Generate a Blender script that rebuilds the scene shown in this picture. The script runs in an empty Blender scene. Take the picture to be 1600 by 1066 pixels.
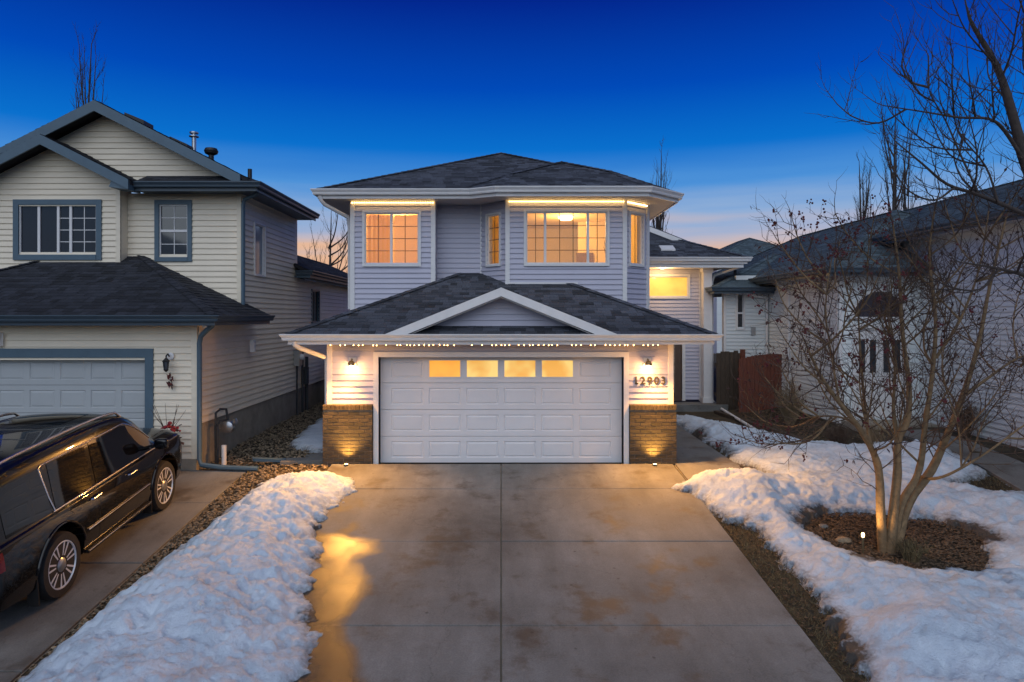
import bpy, bmesh, math, random
import numpy as np
from mathutils import Vector, Matrix
from mathutils.bvhtree import BVHTree

sc = bpy.context.scene
COL = sc.collection
R = math.radians

# ------------------------------------------------------------------ camera
cam_d = bpy.data.cameras.new('camera')
cam = bpy.data.objects.new('camera', cam_d)
COL.objects.link(cam)
cam.location = (0, 0, 2.94)
cam.rotation_euler = (R(90), 0, 0)
cam_d.sensor_width = 36
cam_d.lens = 36 * 1067 / 1600
cam_d.shift_x = 17 / 1600
cam_d.shift_y = -39 / 1600
cam_d.clip_end = 3000
sc.camera = cam

# ------------------------------------------------------------------ world: clear dusk sky, afterglow behind the house
def s2l(c):
    return tuple((v / 255 / 12.92) if v / 255 <= .04045 else ((v / 255 + .055) / 1.055) ** 2.4 for v in c) + (1,)
w = bpy.data.worlds.new('World'); sc.world = w; w.use_nodes = True
nt = w.node_tree; nt.nodes.clear()
def wn(t, **k):
    n = nt.nodes.new(t)
    for a, b in k.items(): setattr(n, a, b)
    return n
def ramp_fill(r, stops):
    e = r.color_ramp.elements
    while len(e) > 1: e.remove(e[-1])
    e[0].position = stops[0][0]; e[0].color = stops[0][1]
    for p, c in stops[1:]:
        q = e.new(p); q.color = c
tc = wn('ShaderNodeTexCoord'); sx = wn('ShaderNodeSeparateXYZ')
nt.links.new(tc.outputs['Generated'], sx.inputs[0])
mp = wn('ShaderNodeMapping'); mp.inputs['Scale'].default_value = (2.2, 2.2, 26)
nz = wn('ShaderNodeTexNoise'); nz.inputs['Scale'].default_value = 1.6; nz.inputs['Detail'].default_value = 4
nt.links.new(tc.outputs['Generated'], mp.inputs[0]); nt.links.new(mp.outputs[0], nz.inputs['Vector'])
m1 = wn('ShaderNodeMath', operation='MULTIPLY_ADD'); m1.inputs[1].default_value = .11; m1.inputs[2].default_value = -.055
nt.links.new(nz.outputs[0], m1.inputs[0])
band = wn('ShaderNodeMapRange'); band.inputs[1].default_value = .24; band.inputs[2].default_value = .10; band.inputs[3].default_value = 0; band.inputs[4].default_value = 1
nt.links.new(sx.outputs[2], band.inputs[0])
m2 = wn('ShaderNodeMath', operation='MULTIPLY'); nt.links.new(m1.outputs[0], m2.inputs[0]); nt.links.new(band.outputs[0], m2.inputs[1])
m3 = wn('ShaderNodeMath', operation='ADD'); nt.links.new(sx.outputs[2], m3.inputs[0]); nt.links.new(m2.outputs[0], m3.inputs[1])
west = wn('ShaderNodeValToRGB'); east = wn('ShaderNodeValToRGB')
ramp_fill(west, [(0, s2l((232, 165, 115))), (.085, s2l((228, 184, 155))), (.112, s2l((190, 182, 194))), (.145, s2l((140, 172, 214))),
                 (.185, s2l((78, 146, 216))), (.235, s2l((10, 112, 205))), (.315, s2l((1, 74, 184))), (.42, s2l((3, 38, 142))), (.7, s2l((4, 34, 105))), (1, s2l((4, 28, 88)))])
ramp_fill(east, [(0, s2l((105, 125, 150))), (.10, s2l((125, 140, 165))), (.2, s2l((80, 130, 180))), (.32, s2l((15, 88, 170))), (.42, s2l((6, 54, 140))), (.7, s2l((4, 34, 105))), (1, s2l((4, 28, 88)))])
for r in (west, east): nt.links.new(m3.outputs[0], r.inputs[0])
side = wn('ShaderNodeMapRange'); side.interpolation_type = 'SMOOTHSTEP'
side.inputs[1].default_value = .25; side.inputs[2].default_value = -.6; nt.links.new(sx.outputs[1], side.inputs[0])
mixw = wn('ShaderNodeMix', data_type='RGBA')
nt.links.new(side.outputs[0], mixw.inputs[0]); nt.links.new(west.outputs[0], mixw.inputs[6]); nt.links.new(east.outputs[0], mixw.inputs[7])
bgn = wn('ShaderNodeBackground'); bgn.inputs[1].default_value = 1.0
out = wn('ShaderNodeOutputWorld')
nt.links.new(mixw.outputs[2], bgn.inputs[0]); nt.links.new(bgn.outputs[0], out.inputs[0])

# soft twilight from the open sky above the street
sun_d = bpy.data.lights.new('sun', 'SUN'); sun = bpy.data.objects.new('sun', sun_d); COL.objects.link(sun)
sun_d.energy = 1.78; sun_d.angle = R(82); sun_d.color = (.88, .95, 1.0)
sun.location = (2, -10, 20)
sun.rotation_euler = Vector((.06, .72, -.66)).to_track_quat('-Z', 'Y').to_euler()

sc.view_settings.view_transform = 'Standard'
sc.view_settings.look = 'None'
sc.view_settings.exposure = 0
sc.view_settings.gamma = 1
sc.render.engine = 'CYCLES'
cy = sc.cycles
cy.use_denoising = True
try: cy.denoiser = 'OPENIMAGEDENOISE'
except Exception: pass
cy.use_adaptive_sampling = True; cy.adaptive_threshold = .015
cy.max_bounces = 6; cy.diffuse_bounces = 3; cy.glossy_bounces = 3; cy.transmission_bounces = 4; cy.transparent_max_bounces = 12
cy.sample_clamp_indirect = 4
cy.caustics_reflective = False; cy.caustics_refractive = False

# ------------------------------------------------------------------ materials
def newmat(name):
    m = bpy.data.materials.new(name); m.use_nodes = True
    return m, m.node_tree, m.node_tree.nodes['Principled BSDF']
def mat(name, col, rough=.6, metal=0, var=.12, scale=6, bump=0, bscale=60, island=0, spec=.5, coat=0, stretch=None, emit=None, estr=0):
    m, t, b = newmat(name)
    col = tuple(col[:3])
    b.inputs['Roughness'].default_value = rough; b.inputs['Metallic'].default_value = metal
    b.inputs['Specular IOR Level'].default_value = spec; b.inputs['Coat Weight'].default_value = coat
    co = t.nodes.new('ShaderNodeTexCoord'); vec = co.outputs['Object']
    if stretch:
        mpn = t.nodes.new('ShaderNodeMapping'); mpn.inputs['Scale'].default_value = stretch
        t.links.new(vec, mpn.inputs[0]); vec = mpn.outputs[0]
    n = t.nodes.new('ShaderNodeTexNoise'); n.inputs['Scale'].default_value = scale; n.inputs['Detail'].default_value = 6; n.inputs['Roughness'].default_value = .65
    t.links.new(vec, n.inputs['Vector'])
    mr = t.nodes.new('ShaderNodeMapRange'); mr.inputs[1].default_value = .3; mr.inputs[2].default_value = .7
    mr.inputs[3].default_value = 1 - var; mr.inputs[4].default_value = 1 + var
    t.links.new(n.outputs[0], mr.inputs[0]); fac = mr.outputs[0]
    if island:
        g = t.nodes.new('ShaderNodeNewGeometry'); mi = t.nodes.new('ShaderNodeMapRange')
        mi.inputs[3].default_value = 1 - island; mi.inputs[4].default_value = 1 + island
        t.links.new(g.outputs['Random Per Island'], mi.inputs[0])
        mm = t.nodes.new('ShaderNodeMath'); mm.operation = 'MULTIPLY'; t.links.new(fac, mm.inputs[0]); t.links.new(mi.outputs[0], mm.inputs[1]); fac = mm.outputs[0]
    vm = t.nodes.new('ShaderNodeVectorMath'); vm.operation = 'SCALE'; vm.inputs[0].default_value = col
    t.links.new(fac, vm.inputs['Scale']); t.links.new(vm.outputs[0], b.inputs['Base Color'])
    if bump:
        n2 = t.nodes.new('ShaderNodeTexNoise'); n2.inputs['Scale'].default_value = bscale; n2.inputs['Detail'].default_value = 5
        t.links.new(vec, n2.inputs['Vector'])
        bp = t.nodes.new('ShaderNodeBump'); bp.inputs['Strength'].default_value = bump; bp.inputs['Distance'].default_value = .02
        t.links.new(n2.outputs[0], bp.inputs['Height']); t.links.new(bp.outputs[0], b.inputs['Normal'])
    if emit:
        b.inputs['Emission Color'].default_value = tuple(emit) + (1,); b.inputs['Emission Strength'].default_value = estr
    return m
def glassmat(name, tint=(.9, .9, .9), refl=.12, rough=.02):
    m = bpy.data.materials.new(name); m.use_nodes = True; t = m.node_tree; t.nodes.clear()
    o = t.nodes.new('ShaderNodeOutputMaterial'); tr = t.nodes.new('ShaderNodeBsdfTransparent'); gl = t.nodes.new('ShaderNodeBsdfGlossy'); mx = t.nodes.new('ShaderNodeMixShader')
    tr.inputs[0].default_value = tint + (1,); gl.inputs['Roughness'].default_value = rough; mx.inputs[0].default_value = refl
    t.links.new(tr.outputs[0], mx.inputs[1]); t.links.new(gl.outputs[0], mx.inputs[2]); t.links.new(mx.outputs[0], o.inputs[0])
    return m
def translucent(name, col, rough=1):
    m = bpy.data.materials.new(name); m.use_nodes = True; t = m.node_tree; t.nodes.clear()
    o = t.nodes.new('ShaderNodeOutputMaterial'); tr = t.nodes.new('ShaderNodeBsdfTranslucent'); df = t.nodes.new('ShaderNodeBsdfDiffuse'); mx = t.nodes.new('ShaderNodeMixShader')
    tr.inputs[0].default_value = col + (1,); df.inputs[0].default_value = col + (1,); mx.inputs[0].default_value = .35
    t.links.new(tr.outputs[0], mx.inputs[1]); t.links.new(df.outputs[0], mx.inputs[2]); t.links.new(mx.outputs[0], o.inputs[0])
    return m
def emitter(name, col, strength):
    m = bpy.data.materials.new(name); m.use_nodes = True; t = m.node_tree; t.nodes.clear()
    o = t.nodes.new('ShaderNodeOutputMaterial'); e = t.nodes.new('ShaderNodeEmission'); e.inputs[0].default_value = tuple(col) + (1,); e.inputs[1].default_value = strength
    t.links.new(e.outputs[0], o.inputs[0]); return m

M = {}
M['siding'] = mat('lavender vinyl siding', (.50, .49, .57), .55, var=.05, scale=3, stretch=(.6, .6, 4), bump=.12, bscale=30)
M['siding_cream'] = mat('cream vinyl siding', (.80, .70, .54), .55, var=.07, scale=2.5, stretch=(.6, .6, 3), bump=.12, bscale=30)
M['siding_pale'] = mat('pale grey vinyl siding', (.70, .73, .72), .55, var=.06, scale=2.5, stretch=(.6, .6, 3), bump=.12, bscale=30)
M['white'] = mat('white trim', (.74, .72, .70), .45, var=.05, scale=5)
M['doorwhite'] = mat('white garage door steel', (.74, .72, .72), .42, var=.035, scale=2.2, bump=.06, bscale=160)
M['slate'] = mat('slate blue trim', (.075, .125, .165), .5, var=.08, scale=4)
M['slatedk'] = mat('dark slate gutter', (.05, .075, .10), .4, var=.08, scale=4)
M['soffit'] = mat('soffit panel', (.50, .48, .47), .6, var=.04)
M['shingle'] = mat('charcoal asphalt shingle', (.058, .064, .080), .9, var=.4, scale=40, island=.62, bump=.5, bscale=220)
M['shingle_dark'] = mat('black asphalt shingle', (.021, .023, .030), .92, var=.35, scale=40, island=.6, bump=.5, bscale=220)
M['shingle_teal'] = mat('blue grey asphalt shingle', (.07, .10, .115), .9, var=.3, scale=30, island=.4, bump=.5, bscale=200)
M['deck'] = mat('roof underlay', (.02, .02, .024), .95)
M['brick'] = mat('brown brick', (.16, .115, .075), .85, var=.3, scale=35, bump=.5, bscale=120)
M['mortar'] = mat('mortar', (.17, .15, .125), .95, var=.2, scale=60, bump=.4, bscale=200)
M['foundation'] = mat('parged concrete foundation', (.29, .255, .20), .9, var=.25, scale=2.5, bump=.3, bscale=40)
M['glass'] = glassmat('clear window glass', (.93, .92, .90), .04)
M['darkglass'] = mat('dark window glass', (.018, .022, .028), .04, spec=.8, var=0)
M['room'] = mat('warm painted room wall', (.82, .64, .37), .8, var=.05, scale=1.5)
M['blind'] = translucent('pale window blind', (.86, .70, .42))
M['amber'] = translucent('amber curtain', (.80, .58, .09))
M['muntin'] = mat('tan grille bar', (.20, .13, .07), .5)
M['metal'] = mat('galvanised metal', (.42, .43, .44), .35, .9, var=.12, scale=12)
M['darkmetal'] = mat('dark grey metal', (.05, .055, .06), .45, .4, var=.2, scale=12)
M['black'] = mat('black plastic', (.012, .012, .013), .5)
M['bronze'] = mat('aged brass', (.19, .155, .09), .4, .7, var=.2, scale=30)
M['wood_dark'] = mat('weathered fence plank', (.075, .052, .034), .85, var=.4, scale=8, stretch=(6, 6, .5), bump=.5, bscale=20)
M['wood_red'] = mat('red stained fence plank', (.15, .042, .022), .75, var=.3, scale=8, stretch=(6, 6, .5), bump=.4, bscale=20)
M['door'] = mat('dark entry door', (.10, .06, .04), .5, var=.15)
M['bark'] = mat('tan bark', (.20, .13, .066), .85, var=.35, scale=14, bump=.7, bscale=45)
M['bark_dark'] = mat('dark bare bark', (.055, .042, .036), .9, var=.3, scale=14, bump=.5, bscale=45)
M['twig'] = mat('brown twig', (.075, .046, .030), .85, var=.3, scale=8)
M['berry'] = mat('dried red berry', (.10, .012, .012), .5, var=.5, scale=4)
M['leafdry'] = mat('dry dark leaf', (.055, .022, .016), .8, var=.5, scale=5)
M['straw'] = mat('dry straw stalk', (.21, .15, .085), .9, var=.35, scale=5)

# ------------------------------------------------------------------ mesh helpers
class MB:
    def __init__(s): s.v = []; s.f = []
    def add(s, vs, fs):
        o = len(s.v); s.v += [tuple(p) for p in vs]; s.f += [tuple(i + o for i in f) for f in fs]; return s
    def box(s, x0, x1, y0, y1, z0, z1):
        return s.hexa([(x0, y0, z0), (x1, y0, z0), (x1, y1, z0), (x0, y1, z0), (x0, y0, z1), (x1, y0, z1), (x1, y1, z1), (x0, y1, z1)])
    def hexa(s, p):
        return s.add(p, [(3, 2, 1, 0), (4, 5, 6, 7), (0, 1, 5, 4), (1, 2, 6, 5), (2, 3, 7, 6), (3, 0, 4, 7)])
    def prism(s, poly, vec):
        n = len(poly); vec = Vector(vec); q = [tuple(Vector(p) + vec) for p in poly]
        return s.add(list(poly) + q, [tuple(range(n))[::-1], tuple(range(n, 2 * n))] + [(i, (i + 1) % n, n + (i + 1) % n, n + i) for i in range(n)])
    def tube(s, pts, rad, n=6, cap=True):
        pts = [Vector(p) for p in pts]
        if not hasattr(rad, '__len__'): rad = [rad] * len(pts)
        base = len(s.v); prev = None
        for i, p in enumerate(pts):
            t = (pts[min(i + 1, len(pts) - 1)] - pts[max(i - 1, 0)])
            t = t.normalized() if t.length > 1e-9 else Vector((0, 0, 1))
            a = prev - t * prev.dot(t) if prev is not None else t.orthogonal()
            if a.length < 1e-6: a = t.orthogonal()
            a.normalize(); prev = a; b = t.cross(a)
            for k in range(n):
                th = 2 * math.pi * k / n; q = p + (a * math.cos(th) + b * math.sin(th)) * rad[i]; s.v.append(tuple(q))
        for i in range(len(pts) - 1):
            for k in range(n):
                k2 = (k + 1) % n; s.f.append((base + i * n + k, base + i * n + k2, base + (i + 1) * n + k2, base + (i + 1) * n + k))
        if cap:
            s.f.append(tuple(base + k for k in range(n))[::-1]); e = base + (len(pts) - 1) * n; s.f.append(tuple(e + k for k in range(n)))
        return s
    def lathe(s, prof, c, n=16, axis='z'):
        base = len(s.v); c = Vector(c)
        for r, h in prof:
            for k in range(n):
                th = 2 * math.pi * k / n; a, b = r * math.cos(th), r * math.sin(th)
                s.v.append(tuple(c + Vector({'z': (a, b, h), 'x': (h, a, b), 'y': (b, h, a)}[axis])))
        for i in range(len(prof) - 1):
            for k in range(n):
                k2 = (k + 1) % n; s.f.append((base + i * n + k, base + i * n + k2, base + (i + 1) * n + k2, base + (i + 1) * n + k))
        s.f.append(tuple(base + k for k in range(n))[::-1]); e = base + (len(prof) - 1) * n; s.f.append(tuple(e + k for k in range(n)))
        return s
    def ball(s, c, r, n=8, sz=1):
        return s.lathe([(r * math.sin(math.pi * i / (n // 2)) + 1e-4, -r * sz * math.cos(math.pi * i / (n // 2))) for i in range(n // 2 + 1)], c, n)
    def mesh(s, name, m=None, smooth=False):
        me = bpy.data.meshes.new(name); me.from_pydata(s.v, [], s.f); me.update()
        if m: me.materials.append(M[m] if isinstance(m, str) else m)
        if smooth:
            me.polygons.foreach_set('use_smooth', [True] * len(me.polygons)); 
            try: me.set_sharp_from_angle(angle=R(40))
            except Exception: pass
        return me
    def build(s, name, m=None, parent=None, smooth=False, fix=True):
        me = s.mesh(name, m, smooth)
        if fix:
            bm = bmesh.new(); bm.from_mesh(me); bmesh.ops.recalc_face_normals(bm, faces=bm.faces); bm.to_mesh(me); bm.free()
        return link(name, me, parent)
def wloc(o):
    v = Vector(o.location)
    return v
def link(name, data, parent=None, loc=None):
    o = bpy.data.objects.new(name, data); COL.objects.link(o)
    if loc is not None: o.location = loc
    if parent is not None:
        o.parent = parent
        if parent.type == 'EMPTY': o.matrix_parent_inverse = Matrix.Translation(-Vector(parent.location))
        elif parent.location.length > 0 and parent.get('off'): o.matrix_parent_inverse = Matrix.Translation(-Vector(parent.location))
    return o
def thing(name, loc, label, cat, group=None):
    o = bpy.data.objects.new(name, None); COL.objects.link(o); o.location = loc; o.empty_display_size = .1
    return tag(o, label, cat, group)
def tag(o, label=None, cat=None, group=None, kind=None):
    if label: o['label'] = label
    if cat: o['category'] = cat
    if group: o['group'] = group
    if kind: o['kind'] = kind
    return o
def obox(name, m, parent, *a): return MB().box(*a).build(name, m, parent, fix=False)

class Wall:
    """vertical wall frame: A left end, B right end as seen from outside"""
    def __init__(s, A, B):
        s.A = Vector(A); d = Vector(B) - s.A; s.L = d.length; s.d = d / s.L; s.n = Vector((s.d.y, -s.d.x))
    def p(s, u, z, n=0):
        q = s.A + s.d * u + s.n * n; return (q.x, q.y, z)
    def box(s, mb, u0, u1, z0, z1, n0, n1):
        return mb.hexa([s.p(u0, z0, n1), s.p(u1, z0, n1), s.p(u1, z0, n0), s.p(u0, z0, n0), s.p(u0, z1, n1), s.p(u1, z1, n1), s.p(u1, z1, n0), s.p(u0, z1, n0)])
def clip_poly(poly, a, b, c):   # keep a*x+b*y<=c
    outp = []
    for i in range(len(poly)):
        p, q = poly[i], poly[(i + 1) % len(poly)]; dp = a * p[0] + b * p[1] - c; dq = a * q[0] + b * q[1] - c
        if dp <= 1e-9: outp.append(p)
        if (dp < -1e-9 and dq > 1e-9) or (dp > 1e-9 and dq < -1e-9):
            t = dp / (dp - dq); outp.append((p[0] + (q[0] - p[0]) * t, p[1] + (q[1] - p[1]) * t))
    return outp
def poly_range(poly, z):
    us = []
    for i in range(len(poly)):
        p, q = poly[i], poly[(i + 1) % len(poly)]
        if (p[1] - z) * (q[1] - z) <= 0 and abs(p[1] - q[1]) > 1e-9:
            us.append(p[0] + (q[0] - p[0]) * (z - p[1]) / (q[1] - p[1]))
    return (min(us), max(us)) if len(us) >= 2 else None

_board_cache = {}
def siding(parent, W, poly, holes, m, pitch=.117, rnd=None, name='siding_board'):
    """horizontal lap boards, each a piece of its own; poly in (u,z)"""
    z0 = min(p[1] for p in poly); z1 = max(p[1] for p in poly); z = z0
    while z < z1 - .02:
        h = min(pitch, z1 - z); r = poly_range(poly, z + h * .5)
        if r:
            segs = [r]
            for (a, b, c, d) in holes:
                if c < z + h * .45 and d > z + h * .55:
                    ns = []
                    for (s0, s1) in segs:
                        if b <= s0 or a >= s1: ns.append((s0, s1))
                        else:
                            if a > s0: ns.append((s0, a))
                            if b < s1: ns.append((b, s1))
                    segs = ns
            for (s0, s1) in segs:
                if s1 - s0 < .02: continue
                L = round(s1 - s0, 4); hh = round(h, 4)
                ra, rb_ = poly_range(poly, z + h * .04), poly_range(poly, z + h * .96); sl = (0, 0, 0, 0)
                if ra and s0 == r[0]: sl = (round(ra[0] - s0, 3), 0, sl[2], 0)
                if rb_ and s0 == r[0]: sl = (sl[0], round(rb_[0] - s0, 3), sl[2], 0)
                if ra and s1 == r[1]: sl = (sl[0], sl[1], round(ra[1] - s1, 3), 0)
                if rb_ and s1 == r[1]: sl = (sl[0], sl[1], sl[2], round(rb_[1] - s1, 3))
                key = (L, hh, m, round(W.d.x, 4), round(W.d.y, 4), sl)
                me = _board_cache.get(key)
                if me is None:
                    mb = MB(); d, n = W.d, W.n
                    def q(u, zz, k): return (d.x * u + n.x * k, d.y * u + n.y * k, zz)
                    pr = [(0, .001), (.002, .028), (.016, .027), (hh, .004)]
                    vs = [q(sl[0] + (sl[1] - sl[0]) * zz / hh, zz, k) for zz, k in pr] + [q(L + sl[2] + (sl[3] - sl[2]) * zz / hh, zz, k) for zz, k in pr]
                    c = len(pr)
                    fs = [(i, i + c, i + 1 + c, i + 1) for i in range(c - 1)] + [tuple(range(c))[::-1], tuple(range(c, 2 * c))]
                    me = mb.add(vs, fs).mesh('siding_board', m); _board_cache[key] = me
                link(name, me, parent, W.p(s0, z, 0))
        z += pitch
def wall_mesh(mb, W, poly, holes, th=.14):
    us = sorted(set([p[0] for p in poly] + [h[0] for h in holes] + [h[1] for h in holes]))
    zs = sorted(set([p[1] for p in poly] + [h[2] for h in holes] + [h[3] for h in holes]))
    for i in range(len(us) - 1):
        for j in range(len(zs) - 1):
            uc, zc = (us[i] + us[i + 1]) / 2, (zs[j] + zs[j + 1]) / 2
            if any(a < uc < b and c < zc < d for a, b, c, d in holes): continue
            cell = [(us[i], zs[j]), (us[i + 1], zs[j]), (us[i + 1], zs[j + 1]), (us[i], zs[j + 1])]
            n = len(poly); ar = sum(poly[k][0] * poly[(k + 1) % n][1] - poly[(k + 1) % n][0] * poly[k][1] for k in range(n))
            for k in range(n):
                p, q = poly[k], poly[(k + 1) % n]; a, b = (q[1] - p[1]), -(q[0] - p[0])
                if ar < 0: a, b = -a, -b
                cell = clip_poly(cell, a, b, a * p[0] + b * p[1])
                if len(cell) < 3: break
            if len(cell) >= 3:
                mb.prism([W.p(u, z, 0) for u, z in cell], (-W.n.x * th, -W.n.y * th, 0))
    return mb
def rect(u0, u1, z0, z1): return [(u0, z0), (u1, z0), (u1, z1), (u0, z1)]
def sided_wall(root, W, poly, holes, m, pitch=.117):
    wl = wall_mesh(MB(), W, poly, holes).build('wall', m, root)
    siding(wl, W, poly, holes, m, pitch); return wl
def corner_trim(root, W, u, z0, z1, m='white', wd=.085, n=.035):
    mb = MB(); W.box(mb, u - wd / 2, u + wd / 2, z0, z1, -.01, n); return mb.build('corner_trim', m, root)

def window(root, W, u0, u1, z0, z1, splits, grid, casing='white', sash='white', glass='glass', bar='muntin', cw=.055, barw=.016, hsplit=None, depth=.05, label=None):
    """casing round the opening; one sash per light with its pane and grille bars"""
    mb = MB(); e = cw
    W.box(mb, u0 - e, u0, z0 - e, z1 + e, -.06, depth); W.box(mb, u1, u1 + e, z0 - e, z1 + e, -.06, depth)
    W.box(mb, u0, u1, z1, z1 + e, -.06, depth); W.box(mb, u0, u1, z0 - e, z0, -.06, depth + .012)
    win = mb.build('window', casing, root)
    if label: win['label'] = label
    us = [u0] + [u0 + (u1 - u0) * s for s in splits] + [u1]
    for i in range(len(us) - 1):
        a, b = us[i], us[i + 1]; rows = [(z0, z1)] if not hsplit else [(z0, z0 + (z1 - z0) * hsplit), (z0 + (z1 - z0) * hsplit, z1)]
        for r_i, (c, d) in enumerate(rows):
            t = .028; sm = MB()
            W.box(sm, a, a + t, c, d, -.05, .008); W.box(sm, b - t, b, c, d, -.05, .008)
            W.box(sm, a + t, b - t, d - t, d, -.05, .008); W.box(sm, a + t, b - t, c, c + t, -.05, .008)
            sm.build('sash', sash, win)
            g = glass[i] if isinstance(glass, (list, tuple)) else glass
            pm = MB(); W.box(pm, a + t, b - t, c + t, d - t, -.034, -.026); pm.build('pane', g, win)
            gc, gr = grid[i] if isinstance(grid, list) else grid
            if hsplit: gr = max(1, gr // 2)
            if gc > 1 or gr > 1:
                gm = MB()
                for k in range(1, gc):
                    x = a + t + (b - a - 2 * t) * k / gc; W.box(gm, x - barw / 2, x + barw / 2, c + t, d - t, -.024, -.016)
                for k in range(1, gr):
                    z = c + t + (d - c - 2 * t) * k / gr; W.box(gm, a + t, b - t, z - barw / 2, z + barw / 2, -.0235, -.0165)
                gm.build('grille_bars', bar, win)
    return win

# ------------------------------------------------------------------ roofs
def shingle_face(mb, poly, z_of, nrm, seed, exposure=.145, lift=.0):
    """lap courses of tabs on one roof face. poly plan (x,y); nrm inward (upslope) plan direction"""
    rnd = random.Random(seed); nx, ny = nrm; ux, uy = ny, -nx
    loc = [(p[0] * ux + p[1] * uy, p[0] * nx + p[1] * ny) for p in poly]
    v0 = min(p[1] for p in loc); v1 = max(p[1] for p in loc); slope = None
    def W3(u, v, h):
        x, y = u * ux + v * nx, u * uy + v * ny; return (x, y, z_of(x, y) + h)
    e = exposure * .917; v = v0 - .02; row = 0
    while v < v1 - .01:
        vb = max(v, v0 + 1e-4) ; vt = min(v + e * 1.12, v1 - 1e-4)
        rb = poly_range(loc, vb); rt = poly_range(loc, vt)
        if rb and rt and vt > vb:
            u = min(rb[0], rt[0]) - rnd.uniform(0, .3)
            while u < max(rb[1], rt[1]):
                wd = rnd.choice((.14, .17, .2, .3, .33)); a, b = u, u + wd - .006
                h = .012 + rnd.choice((0, 0, .007)) + rnd.uniform(0, .002) + lift; dv = rnd.uniform(-.008, .006)
                p = [(min(max(a, rb[0]), rb[1]), vb + (dv if vb > v0 + .01 else -.02)), (min(max(b, rb[0]), rb[1]), vb + (dv if vb > v0 + .01 else -.02)),
                     (min(max(b, rt[0]), rt[1]), vt), (min(max(a, rt[0]), rt[1]), vt)]
                if p[1][0] - p[0][0] > .004 or p[2][0] - p[3][0] > .004:
                    mb.add([W3(*p[0], h), W3(*p[1], h), W3(*p[2], .003 + lift), W3(*p[3], .003 + lift), W3(*p[0], -.004), W3(*p[1], -.004)], [(0, 1, 2, 3), (4, 5, 1, 0)])
                u += wd
        v += e; row += 1
class Hip:
    """min of inclined planes over a convex plan region"""
    def __init__(s, region, planes): s.region = region; s.pl = planes   # plane: (px,py,nx,ny,z0,slope)
    def h(s, i, x, y):
        px, py, nx, ny, z0, k = s.pl[i]; return z0 + k * ((x - px) * nx + (y - py) * ny)
    def faces(s):
        res = []
        for i, (px, py, nx, ny, z0, k) in enumerate(s.pl):
            poly = list(s.region)
            for j, (qx, qy, mx, my, w0, k2) in enumerate(s.pl):
                if i == j: continue
                a = k * nx - k2 * mx; b = k * ny - k2 * my; c = (w0 - k2 * (qx * mx + qy * my)) - (z0 - k * (px * nx + py * ny))
                poly = clip_poly(poly, a, b, c)
                if len(poly) < 3: break
            if len(poly) >= 3: res.append((i, poly))
        return res
    def build(s, root, m, seed=1, th=.10, only=None, caps=True, exposure=.145):
        deck = MB(); sh = MB(); cap = MB(); edges = {}
        for i, poly in s.faces():
            top = [(x, y, s.h(i, x, y)) for x, y in poly]
            deck.prism(top, (0, 0, -th))
            if only is None or i in only:
                shingle_face(sh, poly, lambda x, y, i=i: s.h(i, x, y), s.pl[i][2:4], seed * 31 + i, exposure)
            for a in range(len(top)):
                p, q = top[a], top[(a + 1) % len(top)]
                key = tuple(sorted([tuple(round(c, 2) for c in p), tuple(round(c, 2) for c in q)])); edges.setdefault(key, []).append((p, q))
        roof = deck.build('roof', 'deck', root)
        if sh.f: tag(sh.build('shingles', m, roof, fix=False), kind='stuff')
        if caps:
            rnd = random.Random(seed)
            for k, e in edges.items():
                if len(e) >= 2:
                    p, q = Vector(e[0][0]), Vector(e[0][1]); L = (q - p).length
                    if p.z > q.z: p, q = q, p
                    if L < .3: continue
                    d = (q - p) / L; sd = d.cross(Vector((0, 0, 1))).normalized(); nn = max(1, int(L / .2))
                    for t in range(nn):
                        a = p + d * (L * t / nn); b = p + d * (L * (t + 1.1) / nn) if t < nn - 1 else q
                        ha, hb = .034, .022; dr = .05 if abs(d.z) < .05 else .03
                        cap.add([a - sd * .12 + Vector((0, 0, ha - dr)), a + Vector((0, 0, ha)), a + sd * .12 + Vector((0, 0, ha - dr)),
                                 b - sd * .12 + Vector((0, 0, hb - dr)), b + Vector((0, 0, hb)), b + sd * .12 + Vector((0, 0, hb - dr))], [(0, 1, 4, 3), (1, 2, 5, 4), (0, 2, 1)])
            if cap.f: tag(cap.build('ridge_caps', m, roof, fix=False), kind='stuff')
        return roof
def sweep(mb, path, prof):
    """profile (outward offset, z) mitred along a plan path (outward on the right-hand side of travel)"""
    P = [Vector(p[:2]) for p in path]; zz = [p[2] for p in path]; n = len(prof); base = len(mb.v)
    for i, p in enumerate(P):
        def nr(a, b): d = (b - a).normalized(); return Vector((d.y, -d.x))
        if i == 0: o = nr(P[0], P[1])
        elif i == len(P) - 1: o = nr(P[-2], P[-1])
        else:
            n1, n2 = nr(P[i - 1], P[i]), nr(P[i], P[i + 1]); o = (n1 + n2).normalized(); o = o / max(.3, o.dot(n1))
        for k, (a, z) in enumerate(prof): mb.v.append((p.x + o.x * a, p.y + o.y * a, zz[i] + z))
    for i in range(len(P) - 1):
        for k in range(n):
            k2 = (k + 1) % n; mb.f.append((base + i * n + k, base + i * n + k2, base + (i + 1) * n + k2, base + (i + 1) * n + k))
    mb.f.append(tuple(base + k for k in range(n))[::-1]); e = base + (len(P) - 1) * n; mb.f.append(tuple(e + k for k in range(n)))
    return mb
GUT = [(0, .0), (0, -.125), (.075, -.125), (.085, -.10), (.088, -.075), (.115, -.035), (.125, -.02), (.125, .0), (.112, .0), (.105, -.05), (.01, -.06), (.01, .0)]
def gutter(root, path, m='white', fascia='white', drop=.2):
    g = sweep(MB(), path, GUT).build('gutter', m, root)
    f = sweep(MB(), path, [(-.025, -.02), (-.025, -drop), (-.003, -drop), (-.003, -.02)]).build('fascia', fascia, root)
    return g
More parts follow.
